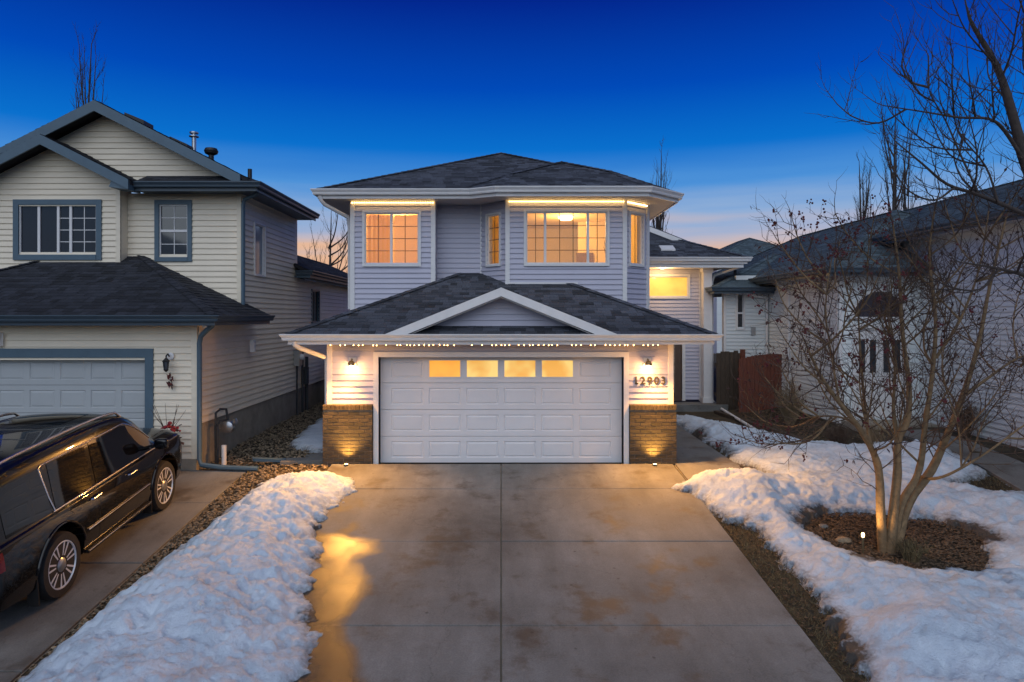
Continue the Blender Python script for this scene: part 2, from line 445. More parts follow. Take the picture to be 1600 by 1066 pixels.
# ================================================================== terrain
def sstep(a, b, x):
    t = np.clip((x - a) / (b - a), 0, 1); return t * t * (3 - 2 * t)
def gz(x, y):
    x = np.asarray(x, float); y = np.asarray(y, float)
    z = np.where(y < 13.2, -.107 * (13.2 - np.maximum(y, 1.5)), .009 * np.minimum(y - 13.2, 20))
    z = z - .12 * sstep(-4.25, -5.0, x) * (1 - sstep(13.2, 16, y))
    z = z + .35 * sstep(6.5, 9.5, x) * sstep(9, 14, y)
    return z
def gzf(x, y): return float(gz(x, y))
_rng = np.random.default_rng(7)
_T = _rng.random((256, 256))
def vnoise(x, y):
    xi = np.floor(x).astype(int); yi = np.floor(y).astype(int); fx = x - xi; fy = y - yi
    fx = fx * fx * (3 - 2 * fx); fy = fy * fy * (3 - 2 * fy)
    a = _T[xi % 256, yi % 256]; b = _T[(xi + 1) % 256, yi % 256]; c = _T[xi % 256, (yi + 1) % 256]; d = _T[(xi + 1) % 256, (yi + 1) % 256]
    return (a * (1 - fx) + b * fx) * (1 - fy) + (c * (1 - fx) + d * fx) * fy
def fbm(x, y, o=5, g=.5):
    s = 0; a = 1; t = 0
    for k in range(o): s = s + a * vnoise(x * 2 ** k + 17 * k, y * 2 ** k + 31 * k); t += a; a *= g
    return s / t
def heightmesh(name, xs, ys, zf, m, keep=None, smooth=True):
    X, Y = np.meshgrid(xs, ys); Z = zf(X, Y); nx, ny = len(xs), len(ys)
    v = np.stack([X.ravel(), Y.ravel(), Z.ravel()], 1)
    i = np.arange(nx * ny).reshape(ny, nx)
    q = np.stack([i[:-1, :-1].ravel(), i[:-1, 1:].ravel(), i[1:, 1:].ravel(), i[1:, :-1].ravel()], 1)
    if keep is not None:
        K = keep(X, Y).ravel(); q = q[K[q].any(1)]
        used = np.unique(q); mp_ = -np.ones(len(v), int); mp_[used] = np.arange(len(used)); v = v[used]; q = mp_[q]
    me = bpy.data.meshes.new(name); me.from_pydata(v.tolist(), [], q.tolist()); me.update()
    me.polygons.foreach_set('use_smooth', [smooth] * len(me.polygons)); me.materials.append(m)
    return link(name, me)
def soil_mat():
    m, t, b = newmat('damp brown ground'); b.inputs['Roughness'].default_value = .95
    co = t.nodes.new('ShaderNodeTexCoord'); n = t.nodes.new('ShaderNodeTexNoise'); n.inputs['Scale'].default_value = 3; n.inputs['Detail'].default_value = 9; n.inputs['Roughness'].default_value = .7
    t.links.new(co.outputs['Object'], n.inputs['Vector']); r = t.nodes.new('ShaderNodeValToRGB'); ramp_fill(r, [(.3, (.018, .013, .008, 1)), (.5, (.05, .038, .02, 1)), (.72, (.10, .075, .04, 1))])
    t.links.new(n.outputs[0], r.inputs[0]); t.links.new(r.outputs[0], b.inputs['Base Color'])
    n2 = t.nodes.new('ShaderNodeTexNoise'); n2.inputs['Scale'].default_value = 35; n2.inputs['Detail'].default_value = 6; t.links.new(co.outputs['Object'], n2.inputs['Vector'])
    bp = t.nodes.new('ShaderNodeBump'); bp.inputs['Strength'].default_value = .9; bp.inputs['Distance'].default_value = .03; t.links.new(n2.outputs[0], bp.inputs['Height']); t.links.new(bp.outputs[0], b.inputs['Normal'])
    return m
M['soil'] = soil_mat()
gx = np.unique(np.concatenate([np.linspace(-1200, -20, 10), np.linspace(-20, 20, 161), np.linspace(20, 1200, 10)]))
gy = np.unique(np.concatenate([np.linspace(-1200, -4, 10), np.linspace(-4, 34, 153), np.linspace(34, 1500, 10)]))
ground = tag(heightmesh('ground', gx, gy, lambda X, Y: gz(X, Y) - .03 + np.where((np.abs(X) < 19) & (Y < 33) & (Y > -3), .03 * (fbm(X * 1.3, Y * 1.3) - .5), 0), M['soil']), kind='structure')

def concrete_mat(name, wet=0, tone=1.0):
    m, t, b = newmat(name); N = t.nodes.new; L = t.links.new
    co = N('ShaderNodeTexCoord'); g = N('ShaderNodeNewGeometry'); pos = g.outputs['Position']
    def noise(s, d=6, r=.6, vec=None):
        n = N('ShaderNodeTexNoise'); n.inputs['Scale'].default_value = s; n.inputs['Detail'].default_value = d; n.inputs['Roughness'].default_value = r
        L(vec or pos, n.inputs['Vector']); return n.outputs[0]
    r1 = N('ShaderNodeValToRGB'); ramp_fill(r1, [(.25, (.085 * tone, .082 * tone, .076 * tone, 1)), (.45, (.145 * tone, .142 * tone, .132 * tone, 1)), (.6, (.18 * tone, .178 * tone, .168 * tone, 1)), (.8, (.25 * tone, .248 * tone, .236 * tone, 1))])
    L(noise(.55, 8, .62), r1.inputs[0])
    # fine speckle
    r2 = N('ShaderNodeMapRange'); r2.inputs[1].default_value = .3; r2.inputs[2].default_value = .7; r2.inputs[3].default_value = .8; r2.inputs[4].default_value = 1.18
    L(noise(55, 4, .7), r2.inputs[0])
    v1 = N('ShaderNodeVectorMath'); v1.operation = 'SCALE'; L(r1.outputs[0], v1.inputs[0]); L(r2.outputs[0], v1.inputs['Scale'])
    # dark damp blots
    r3 = N('ShaderNodeMapRange'); r3.interpolation_type = 'SMOOTHSTEP'; r3.inputs[1].default_value = .50; r3.inputs[2].default_value = .68; r3.inputs[3].default_value = 0; r3.inputs[4].default_value = .80
    L(noise(1.35, 7, .68), r3.inputs[0])
    mx = N('ShaderNodeMix'); mx.data_type = 'RGBA'; L(r3.outputs[0], mx.inputs[0]); L(v1.outputs[0], mx.inputs[6]); mx.inputs[7].default_value = (.062, .048, .034, 1)
    # rust marks
    mp_ = N('ShaderNodeMapping'); mp_.inputs['Location'].default_value = (4.3, 1.7, 0); L(pos, mp_.inputs[0])
    r4 = N('ShaderNodeMapRange'); r4.interpolation_type = 'SMOOTHSTEP'; r4.inputs[1].default_value = .63; r4.inputs[2].default_value = .78; r4.inputs[4].default_value = .40
    L(noise(1.9, 6, .62, mp_.outputs[0]), r4.inputs[0])
    m2 = N('ShaderNodeMix'); m2.data_type = 'RGBA'; L(r4.outputs[0], m2.inputs[0]); L(mx.outputs[2], m2.inputs[6]); m2.inputs[7].default_value = (.16, .075, .028, 1)
    # streaks that follow the run-off, and pale salt bloom
    mq = N('ShaderNodeMapping'); mq.inputs['Scale'].default_value = (2.6, .55, 1); L(pos, mq.inputs[0])
    rs = N('ShaderNodeMapRange'); rs.inputs[1].default_value = .35; rs.inputs[2].default_value = .65; rs.inputs[3].default_value = .86; rs.inputs[4].default_value = 1.12; L(noise(1.0, 6, .65, mq.outputs[0]), rs.inputs[0])
    vs_ = N('ShaderNodeVectorMath'); vs_.operation = 'SCALE'; L(m2.outputs[2], vs_.inputs[0]); L(rs.outputs[0], vs_.inputs['Scale'])
    # small dark spots
    vo = N('ShaderNodeTexVoronoi'); vo.inputs['Scale'].default_value = 2.6; vo.inputs['Randomness'].default_value = 1; L(pos, vo.inputs['Vector'])
    r5 = N('ShaderNodeMapRange'); r5.inputs[1].default_value = .03; r5.inputs[2].default_value = .07; r5.inputs[3].default_value = .6; r5.inputs[4].default_value = 0; L(vo.outputs['Distance'], r5.inputs[0])
    m3_ = N('ShaderNodeMix'); m3_.data_type = 'RGBA'; L(r5.outputs[0], m3_.inputs[0]); L(vs_.outputs[0], m3_.inputs[6]); m3_.inputs[7].default_value = (.035, .026, .02, 1)
    nd = N('ShaderNodeTexNoise'); nd.inputs['Scale'].default_value = 2.5; nd.inputs['Detail'].default_value = 6; L(pos, nd.inputs['Vector'])
    ma = N('ShaderNodeVectorMath'); ma.operation = 'MULTIPLY_ADD'; ma.inputs[1].default_value = (.5, .5, .5); L(nd.outputs['Color'], ma.inputs[0]); L(pos, ma.inputs[2])
    vc = N('ShaderNodeTexVoronoi'); vc.feature = 'DISTANCE_TO_EDGE'; vc.inputs['Scale'].default_value = .30; L(ma.outputs[0], vc.inputs['Vector'])
    rc = N('ShaderNodeMapRange'); rc.inputs[1].default_value = .0008; rc.inputs[2].default_value = .0026; rc.inputs[3].default_value = .2; rc.inputs[4].default_value = 0; L(vc.outputs['Distance'], rc.inputs[0])
    mc_ = N('ShaderNodeMix'); mc_.data_type = 'RGBA'; L(rc.outputs[0], mc_.inputs[0]); L(m3_.outputs[2], mc_.inputs[6]); mc_.inputs[7].default_value = (.03, .026, .022, 1)
    L(mc_.outputs[2], b.inputs['Base Color'])
    rr = N('ShaderNodeMapRange'); rr.inputs[3].default_value = .80; rr.inputs[4].default_value = .58; L(r3.outputs[0], rr.inputs[0]); L(rr.outputs[0], b.inputs['Roughness'])
    bp = N('ShaderNodeBump'); bp.inputs['Strength'].default_value = .35; bp.inputs['Distance'].default_value = .008; L(noise(90, 4, .7), bp.inputs['Height']); L(bp.outputs[0], b.inputs['Normal'])
    return m
M['concrete'] = concrete_mat('stained driveway concrete', tone=1.12)
M['concrete2'] = concrete_mat('neighbour concrete', tone=1.0)
def slabs(name, xs, ys, m, lift=.05, label=None):
    base = MB()
    def top(x, y, d=0): return (x, y, gzf(x, y) + lift + d)
    for j in range(len(ys) - 1):
        base.add([top(xs[0], ys[j], -.035), top(xs[-1], ys[j], -.035), top(xs[-1], ys[j + 1], -.035), top(xs[0], ys[j + 1], -.035)], [(0, 1, 2, 3)])
    b = tag(base.build(name, 'foundation', fix=False), kind='structure')
    rnd = random.Random(3)
    for i in range(len(xs) - 1):
        for j in range(len(ys) - 1):
            g = .009; x0, x1, y0, y1 = xs[i] + g, xs[i + 1] - g, ys[j] + g, ys[j + 1] - g; e = .005; mb = MB(); dz = rnd.uniform(-.004, .004)
            lo = [top(x0, y0, -.10), top(x1, y0, -.10), top(x1, y1, -.10), top(x0, y1, -.10)]
            md = [top(x0, y0, -e + dz), top(x1, y0, -e + dz), top(x1, y1, -e + dz), top(x0, y1, -e + dz)]
            up = [top(x0 + e, y0 + e, dz), top(x1 - e, y0 + e, dz), top(x1 - e, y1 - e, dz), top(x0 + e, y1 - e, dz)]
            k = range(4)
            mb.add(lo + md + up, [(a, (a + 1) % 4, 4 + (a + 1) % 4, 4 + a) for a in k] + [(4 + a, 4 + (a + 1) % 4, 8 + (a + 1) % 4, 8 + a) for a in k] + [(8, 9, 10, 11)])
            mb.build('slab', m, b, fix=False)
    return b
slabs('driveway', [-3.32, 0, 3.36], [-1.0, 1.2, 3.36, 5.52, 7.68, 9.85, 11.96, 13.36], 'concrete')
slabs('walkway', [3.40, 4.62], [11.96, 13.36, 15.1, 17.0, 18.9, 20.6], 'concrete', lift=.045)
slabs('neighbour_driveway', [-12.2, -8.6, -4.98], [-1.0, 2.0, 4.6, 7.1, 9.5, 11.7, 13.46], 'concrete2', lift=.02)
slabs('neighbour_path', [8.78, 9.62], [5.0, 6.9, 8.8, 10.7, 12.6, 14.1, 15.4], 'concrete2', lift=.03)

# ================================================================== the lit house
H = thing('house', (0, 13.5, 0), 'lavender two storey house with lit windows and a white double garage door', 'house')
GY = 13.5; SB = 1.20       # garage front wall, siding base
WG = Wall((-3.416, GY), (3.378, GY)); gl = WG.L
du0, du1 = 3.416 + (-2.42), 3.416 + 2.42   # opening of the garage door
dz1 = 2.13
wall_mesh(MB(), WG, rect(0, gl, -.1, 2.42), [(du0, du1, -.1, dz1)]).build('wall', 'siding', H)
wg2 = H.children[-1]
siding(wg2, WG, rect(0.0, gl, SB, 2.42), [(du0 - .09, du1 + .09, 0, dz1 + .09)], 'siding')
sw = MB().box(-3.414, -3.27, GY + .141, 15.9, -.1, 2.42).box(3.23, 3.376, GY + .141, 21.5, -.1, 2.42).build('side_wall', 'siding', H)
for u in (.03, gl - .03): corner_trim(H, WG, u, SB, 2.40, wd=.10, n=.04)
# casing of the garage opening
cm = MB(); WG.box(cm, du0 - .10, du0, -.02, dz1 + .10, -.14, .045); WG.box(cm, du1, du1 + .10, -.02, dz1 + .10, -.14, .045); WG.box(cm, du0, du1, dz1, dz1 + .10, -.14, .045)
cm.build('garage_door_casing', 'white', H)
# garage door: four sections with raised panels, four lights in the top one
GD = MB().box(-2.42, 2.42, GY + .24, GY + .26, 0.0, dz1).build('garage_door', 'doorwhite', H)
M['litglass'] = None
def frosted(name, c1, c2, strength, seed):
    m = bpy.data.materials.new(name); m.use_nodes = True; t = m.node_tree; b = t.nodes['Principled BSDF']
    co = t.nodes.new('ShaderNodeTexCoord'); mpn = t.nodes.new('ShaderNodeMapping'); mpn.inputs['Location'].default_value = (seed, 0, seed * 2)
    n = t.nodes.new('ShaderNodeTexNoise'); n.inputs['Scale'].default_value = 2.2; n.inputs['Detail'].default_value = 2
    t.links.new(co.outputs['Object'], mpn.inputs[0]); t.links.new(mpn.outputs[0], n.inputs['Vector'])
    r = t.nodes.new('ShaderNodeValToRGB'); ramp_fill(r, [(.40, tuple(c1) + (1,)), (.62, tuple(c2) + (1,))]); t.links.new(n.outputs[0], r.inputs[0])
    b.inputs['Base Color'].default_value = (.5, .4, .2, 1); b.inputs['Roughness'].default_value = .15
    t.links.new(r.outputs[0], b.inputs['Emission Color']); b.inputs['Emission Strength'].default_value = strength
    return m
lit = [frosted('lit frosted pane deep', s2l((255, 150, 0))[:3], s2l((252, 172, 30))[:3], .85, 1.0)] + [frosted('lit frosted pane %d' % k, s2l((240, 165, 50))[:3], s2l((255, 212, 118))[:3], .85, 3.1 * k) for k in range(2, 5)]
cols = [-2.26 + .7533 * k for k in range(7)]
zs = [0.0, .53, 1.065, 1.60, dz1]
for r in range(4):
    mb = MB(); z0, z1 = zs[r] + .004, zs[r + 1] - .004; yf = GY + .195; holes = []
    for c in range(6):
        x0, x1 = cols[c] + .055, cols[c + 1] - .055; a0, a1 = z0 + .10, z1 - .10
        if r == 3 and 1 <= c <= 4: holes.append((x0 - .01, x1 + .01, a0 - .005, a1 + .045))
        else: holes.append((x0, x1, a0, a1))
    Wd = Wall((-2.42, yf), (2.42, yf))
    wall_mesh(mb, Wd, rect(0, 4.84, z0, z1), [(h[0] + 2.42, h[1] + 2.42, h[2], h[3]) for h in holes], .045)
    sec = None
    for c, h in enumerate(holes):
        if not (r == 3 and 1 <= c <= 4):
            x0, x1, a0, a1 = h; e1, e2 = .016, .05
            o = [(x0, a0), (x1, a0), (x1, a1), (x0, a1)]; i1 = [(x0 + e1, a0 + e1), (x1 - e1, a0 + e1), (x1 - e1, a1 - e1), (x0 + e1, a1 - e1)]; i2 = [(x0 + e2, a0 + e2 * .9), (x1 - e2, a0 + e2 * .9), (x1 - e2, a1 - e2 * .9), (x0 + e2, a1 - e2 * .9)]
            vs = [(x, yf, z) for x, z in o] + [(x, yf + .016, z) for x, z in i1] + [(x, yf + .003, z) for x, z in i2]
            mb.add(vs, [(k, (k + 1) % 4, 4 + (k + 1) % 4, 4 + k) for k in range(4)] + [(4 + k, 4 + (k + 1) % 4, 8 + (k + 1) % 4, 8 + k) for k in range(4)] + [(8, 9, 10, 11)])
    sec = mb.build('door_section', 'doorwhite', GD)
    if r == 3:
        for c in range(1, 5):
            x0, x1, a0, a1 = holes[c]
            f = MB(); t = .022
            f.box(x0, x0 + t, yf - .012, yf + .03, a0, a1).box(x1 - t, x1, yf - .012, yf + .03, a0, a1).box(x0 + t, x1 - t, yf - .012, yf + .03, a1 - t, a1).box(x0 + t, x1 - t, yf - .012, yf + .03, a0, a0 + t).build('pane_frame', 'doorwhite', GD)
            MB().box(x0 + t, x1 - t, yf + .008, yf + .02, a0 + t, a1 - t).build('pane', lit[c - 1], GD)
MB().box(-2.42, 2.42, GY + .18, GY + .255, -.012, .004).build('bottom_seal', 'black', GD)
# brick piers: every brick a piece
brick_cols = []
_rb = random.Random(11)
for k in range(6):
    f = _rb.uniform(.7, 1.3); brick_cols.append(mat('brown brick %d' % k, (.060 * f, .044 * f, .027 * f * _rb.uniform(.85, 1.1)), .85, var=.35, scale=35, bump=.5, bscale=120))
def brick_pier(x0, x1):
    y0, y1 = GY - .11, GY - .004; zt = SB - .005; z0 = -.06
    core = MB().box(x0 + .008, x1 - .008, y0 + .008, y1, z0, zt - .01).build('brick_pier', 'mortar', H)
    bl, bh, g = .197, .060, .011; cache = {}
    def brick(xa, xb, za, zb, ya, yb):
        L, Hh = round(xb - xa, 3), round(zb - za, 3); k = _rb.randrange(6); key = (L, Hh, k, round(yb - ya, 3))
        me = cache.get(key)
        if me is None:
            b = .004; d = yb - ya; mb = MB()
            mb.add([(0, b, 0), (L, b, 0), (L, b, Hh), (0, b, Hh), (b, 0, b), (L - b, 0, b), (L - b, 0, Hh - b), (b, 0, Hh - b), (0, d, 0), (L, d, 0), (L, d, Hh), (0, d, Hh)],
                   [(4, 5, 6, 7), (0, 1, 5, 4), (1, 2, 6, 5), (2, 3, 7, 6), (3, 0, 4, 7), (1, 0, 8, 9), (2, 1, 9, 10), (3, 2, 10, 11), (0, 3, 11, 8)])
            me = mb.mesh('brick', brick_cols[k]); cache[key] = me
        link('brick', me, core, (xa, ya - _rb.uniform(0, .006), za))
    z = z0; row = 0; top = zt - .105
    while z < top - .02:
        zb = min(z + bh, top); off = 0 if row % 2 == 0 else (bl + g) / 2; x = x0 - off
        while x < x1 - .01:
            a, b = max(x, x0), min(x + bl, x1)
            if b - a > .02: brick(a, b, z, zb, y0, y1)
            x += bl + g
        z += bh + g; row += 1
    n = int((x1 - x0) / .076); sp = (x1 - x0) / n            # soldier course on top
    for k in range(n): brick(x0 + k * sp + .004, x0 + (k + 1) * sp - .004, top + .008, zt, y0 - .012, y1)
brick_pier(-3.50, -2.525); brick_pier(2.525, 3.44)
# soffit, gutters, fascia of the garage
EZ = 2.60; gp = [(-4.05, 16.0, EZ), (-4.05, 12.95, EZ), (4.05, 12.95, EZ), (4.05, 20.0, EZ)]
gutter(H, gp)
MB().prism([(-4.04, 12.96, EZ - .18), (4.04, 12.96, EZ - .18), (4.04, 20.0, EZ - .18), (3.2, 20.0, EZ - .18), (3.2, 15.9, EZ - .18), (-4.04, 15.9, EZ - .18)], (0, 0, .02)).build('soffit', 'soffit', H)
SL = .432
Hip([(-4.06, 12.93), (4.06, 12.93), (4.06, 16.03), (-4.06, 16.03)], [(0, 12.93, 0, 1, EZ, SL), (-4.06, 0, 1, 0, EZ, SL), (4.06, 0, -1, 0, EZ, SL)]).build(H, 'shingle', 2)
Hip([(-2.16, 12.90), (2.16, 12.90), (2.16, 15.1), (-2.16, 15.1)], [(-2.16, 0, 1, 0, EZ + .01, .402), (2.16, 0, -1, 0, EZ + .01, .402)]).build(H, 'shingle', 3, th=.05)
WGb = Wall((-2.16, 13.28), (2.16, 13.28))
tri = [(.16, EZ + .06), (4.16, EZ + .06), (2.16, EZ + .83)]
gw = wall_mesh(MB(), WGb, tri, [], .05).build('gable_wall', 'siding', H); siding(gw, WGb, [(.3, EZ + .14), (4.02, EZ + .14), (2.16, EZ + .80)], [], 'siding')
for s in (-1, 1):    # rake boards
    k = .402; d = .17
    MB().prism([(s * 2.20, 12.89, EZ - .005), (0, 12.89, EZ + k * 2.2 - .005), (0, 12.89, EZ + k * 2.2 - d), (s * (2.20 - d / k), 12.89, EZ - .005)], (0, -.03, 0)).build('rake_board', 'white', H)
    MB().prism([(s * 1.70, 12.9, EZ + .01), (0, 12.9, EZ + k * 2.16 - .165), (0, 12.9, EZ + k * 2.16 - .18), (s * 1.66, 12.9, EZ + .01)], (0, .38, 0)).build('rake_soffit', 'soffit', H)

# upper storey
ZB, ZT = 2.75, 5.56
A0, A1 = (-3.42, 15.55), (-1.50, 15.55)
WL = Wall(A0, A1); WR = Wall((-1.50, 16.05), (-.47, 16.05)); WBL = Wall((-.47, 16.05), (.144, 15.40)); WB = Wall((.144, 15.40), (2.785, 15.40)); WBR = Wall((2.785, 15.40), (3.447, 16.06))
winL = (.32, 1.545, 4.12, 5.29)
sided_wall(H, WL, rect(0, WL.L, ZB, ZT), [winL], 'siding')
sided_wall(H, WR, rect(0, WR.L, 3.6, ZT), [], 'siding')
winBL = (.24, .66, 4.12, 5.27); sided_wall(H, WBL, rect(0, WBL.L, 3.4, ZT), [winBL], 'siding')
winB = (.42, 2.24, 4.12, 5.29); sided_wall(H, WB, rect(0, WB.L, 3.3, ZT), [winB], 'siding')
winBR = (.18, .70, 4.12, 5.29); sided_wall(H, WBR, rect(0, WBR.L, 2.75, ZT), [winBR], 'siding')
MB().box(-3.418, -3.27, 15.70, 24, 2.3, ZT).box(3.30, 3.445, 16.16, 24, 2.3, ZT).box(-1.64, -1.502, 15.56, 16.3, 3.4, ZT).build('side_wall', 'siding', H)
for Wq, u, z0 in ((WL, .04, 2.8), (WL, WL.L - .045, 3.2), (WB, .0, 3.6), (WB, WB.L, 2.9), (WBR, WBR.L - .03, 2.75)): corner_trim(H, Wq, u, z0, ZT - .01, wd=.10, n=.04)
mb = MB(); WR.box(mb, WR.L - .02, WR.L + .02, 3.6, ZT - .01, 0, .03); mb.build('corner_trim', 'white', H)
window(H, WL, *winL, [.49], (2, 4))
window(H, WBL, *winBL, [], (2, 4), cw=.04)
window(H, WB, *winB, [.235, .765], [(2, 4), (3, 4), (2, 4)])
window(H, WBR, *winBR, [], (2, 1), cw=.04)
# flashing where garage roof meets the wall
mb = MB(); WB.box(mb, .02, WB.L * .6, 3.66, 3.70, .0, .03); mb.build('flashing', 'white', H)
# rooms behind the windows
def room(name, x0, x1, y0, y1, z0, z1, m='room'):
    mb = MB(); t = .05
    mb.box(x0, x1, y1, y1 + t, z0, z1).box(x0 - t, x0, y0, y1 + t, z0, z1).box(x1, x1 + t, y0, y1 + t, z0, z1).box(x0 - t, x1 + t, y0, y1 + t, z1, z1 + t).box(x0 - t, x1 + t, y0, y1 + t, z0 - t, z0)
    return mb.build(name, m, H)
room('bedroom_interior', -3.25, -1.66, 15.70, 18.6, 3.95, 5.45)
MB().prism([(-1.3, 16.2, 0), (-.52, 16.2, 0), (.10, 15.56, 0), (2.70, 15.56, 0), (3.26, 16.1, 0), (3.26, 19.6, 0), (-1.3, 19.6, 0)], (0, 0, .04)).build('floor', 'room', H).location.z = 3.98
fl = H.children[-1]
mb = MB(); mb.box(-1.35, 3.30, 19.6, 19.65, 3.98, 5.45); mb.box(-1.4, -1.35, 16.25, 19.6, 3.98, 5.45); mb.box(3.24, 3.29, 16.25, 19.6, 3.98, 5.45)
mb.prism([(-1.35, 16.2, 5.45), (-.52, 16.2, 5.45), (.10, 15.56, 5.45), (2.70, 15.56, 5.45), (3.26, 16.1, 5.45), (3.26, 19.6, 5.45), (-1.35, 19.6, 5.45)], (0, 0, .04))
mb.build('living_room_interior', 'room', H)
mb = MB(); mb.box(2.05, 3.24, 18.2, 18.26, 3.98, 5.45); mb.build('partition_wall', 'room', H)
mb = MB().box(2.0, 2.45, 18.14, 18.19, 4.0, 4.62); mb.build('room_cabinet', mat('brown cabinet', (.16, .085, .035), .6), H)
M['lampglow'] = emitter('ceiling lamp glow', (1, .78, .48), 6)
cl = MB().lathe([(.02, 0), (.14, .015), (.19, .06), (.20, .10)], (1.62, 17.1, 5.33), 16).build('ceiling_lamp', 'lampglow', H, smooth=True)
def plant(x, y, z, s, seed):
    r = random.Random(seed); mb = MB()
    for k in range(26):
        a = r.uniform(0, 6.28); l = r.uniform(.4, 1) * s; q = Vector((x + math.cos(a) * l * .28, y + math.sin(a) * l * .28, z + .12 + l * r.uniform(.5, 1))); p = Vector((x, y, z + .1)); sd = Vector((-math.sin(a), math.cos(a), 0)) * .025
        mb.add([p, (p + q) / 2 + sd, q, (p + q) / 2 - sd], [(0, 1, 2, 3)])
    o = mb.lathe([(.05, 0), (.08, .12)], (x, y, z), 10).build('potted_plant', mat('plant leaf', (.05, .06, .015), .6), H); return o
plant(.42, 15.95, 4.02, .62, 1); plant(2.52, 15.9, 4.02, .68, 2)
def lamp(name, kind, loc, e, col, parent, size=.06, **k):
    d = bpy.data.lights.new(name, kind); d.energy = e; d.color = col; d.shadow_soft_size = size
    for a, b in k.items(): setattr(d, a, b)
    o = bpy.data.objects.new(name, d); COL.objects.link(o); o.location = loc; o.parent = parent
    if parent.type == 'EMPTY': o.matrix_parent_inverse = Matrix.Translation(-Vector(parent.location))
    return o
WARM = (1, .53, .19)
lamp('room_light', 'POINT', (1.62, 17.1, 5.18), 78, (1, .60, .20), H, .12)
lamp('room_light', 'POINT', (-2.45, 17.0, 5.2), 66, (1, .60, .20), H, .12)
mb = MB(); WL.box(mb, .96, 1.53, 4.13, 5.27, -.20, -.195); mb.build('blind', 'blind', H)
mb = MB()
for k in range(28): WL.box(mb, .33 + k * .021, .33 + k * .021 + .019, 4.13, 5.27, -.21 - .012 * math.sin(k * 1.3), -.205 - .012 * math.sin(k * 1.3))
mb.build('curtain', 'amber', H)
# upper roof, gutters and soffit
UZ = 5.73
up = [(-4.05, 24, UZ), (-4.05, 15.05, UZ), (-.68, 15.05, UZ), (-.11, 14.75, UZ), (3.2, 14.75, UZ), (4.05, 15.6, UZ), (4.05, 24, UZ)]
gutter(H, up)
MB().prism([(p[0] * .997, p[1] + .01, UZ - .18) for p in up], (0, 0, .02)).build('soffit', 'soffit', H)
c7 = .7071
main_pl = [(0, 15.04, 0, 1, UZ, .434), (-4.06, 0, 1, 0, UZ, .434), (4.06, 0, -1, 0, UZ, .434), (0, 24, 0, -1, UZ, .434), (3.2, 14.74, -c7, c7, UZ, .434)]
Hip([(-4.06, 15.04), (3.48, 15.04), (4.06, 15.59), (4.06, 24), (-4.06, 24)], main_pl).build(H, 'shingle', 4)
Hip([(-1.0, 15.21), (-.11, 14.74), (3.2, 14.74), (4.05, 15.59), (4.05, 20), (-1.0, 20)],
    [(0, 14.74, 0, 1, UZ + .004, .434), (-1.0, 0, 1, 0, UZ, .434), (4.05, 0, -1, 0, UZ + .004, .434), (3.2, 14.74, -c7, c7, UZ + .008, .434), (-.11, 14.74, .466, .885, UZ + .004, .434)]).build(H, 'shingle', 5)
# entry wing at the right, set back
EY = 21.6
WE = Wall((3.36, EY), (6.36, EY))
we = (1.0, 2.55, 3.55, 4.20)
wd_ = (1.32, 2.36, .26, 2.42)
sided_wall(H, WE, rect(0, WE.L, .30, 4.42), [we, wd_], 'siding')
entry_lit = frosted('lit entry pane', s2l((252, 160, 10))[:3], s2l((255, 190, 60))[:3], .85, 8)
window(H, WE, *we, [], (1, 1), glass=entry_lit, cw=.06)
mb = MB(); WE.box(mb, wd_[0] - .10, wd_[0], .26, 2.52, -.06, .04); WE.box(mb, wd_[1], wd_[1] + .10, .26, 2.52, -.06, .04); WE.box(mb, wd_[0], wd_[1], 2.42, 2.52, -.06, .04); mb.build('door_frame', 'white', H)
mb = MB(); WE.box(mb, wd_[0] + .003, wd_[1] - .003, .262, 2.418, -.06, -.02); dr = mb.build('entry_door', 'door', H)
mb = MB(); WE.box(mb, wd_[0] + .22, wd_[1] - .22, .5, 2.25, -.019, -.012); mb.build('door_glass', mat('leaded glass', (.30, .25, .20), .12, var=.5, scale=7), dr)
mb = MB()
for k in range(1, 5): WE.box(mb, wd_[0] + .22, wd_[1] - .22, .5 + .35 * k, .515 + .35 * k, -.012, -.006)
mb.build('glazing_bar', 'bronze', dr)
corner_trim(H, WE, WE.L - .05, .26, 4.40, wd=.10, n=.04)
MB().box(4.65, 6.9, 20.75, 21.45, -.05, .24).build('porch_step', 'concrete', H)
MB().box(6.30, 6.56, 21.24, 21.50, .24, 4.42).box(6.27, 6.59, 21.21, 21.53, .24, .40).box(6.27, 6.59, 21.21, 21.53, 4.30, 4.42).build('porch_post', 'white', H)
MB().box(3.5, 7.4, 20.84, 21.58, 4.42, 4.52).build('porch_beam', 'white', H)
PZ = 4.73; pp = [(3.46, 20.78, PZ), (7.5, 20.78, PZ), (7.5, 27, PZ)]
gutter(H, pp)
MB().prism([(3.46, 20.79, PZ - .18), (7.49, 20.79, PZ - .18), (7.49, 27, PZ - .18), (3.46, 27, PZ - .18)], (0, 0, .02)).build('soffit', 'soffit', H)
Hip([(3.47, 20.76), (7.51, 20.76), (7.51, 24.5), (3.47, 24.5)], [(0, 20.76, 0, 1, PZ, .434), (7.51, 0, -1, 0, PZ, .434)]).build(H, 'shingle', 6)
MB().hexa([(5.0, 21.3, 4.96), (5.44, 21.3, 4.96), (5.44, 21.65, 5.11), (5.0, 21.65, 5.11), (5.0, 21.3, 5.03), (5.44, 21.3, 5.03), (5.44, 21.65, 5.18), (5.0, 21.65, 5.18)]).build('roof_vent', 'white', H)
MB().prism([(3.5, 22.38, 6.40), (3.5, 22.38, 6.22), (6.02, 22.38, 5.25), (6.3, 22.38, 5.30)], (0, -.05, 0)).build('rake_board', 'white', H)
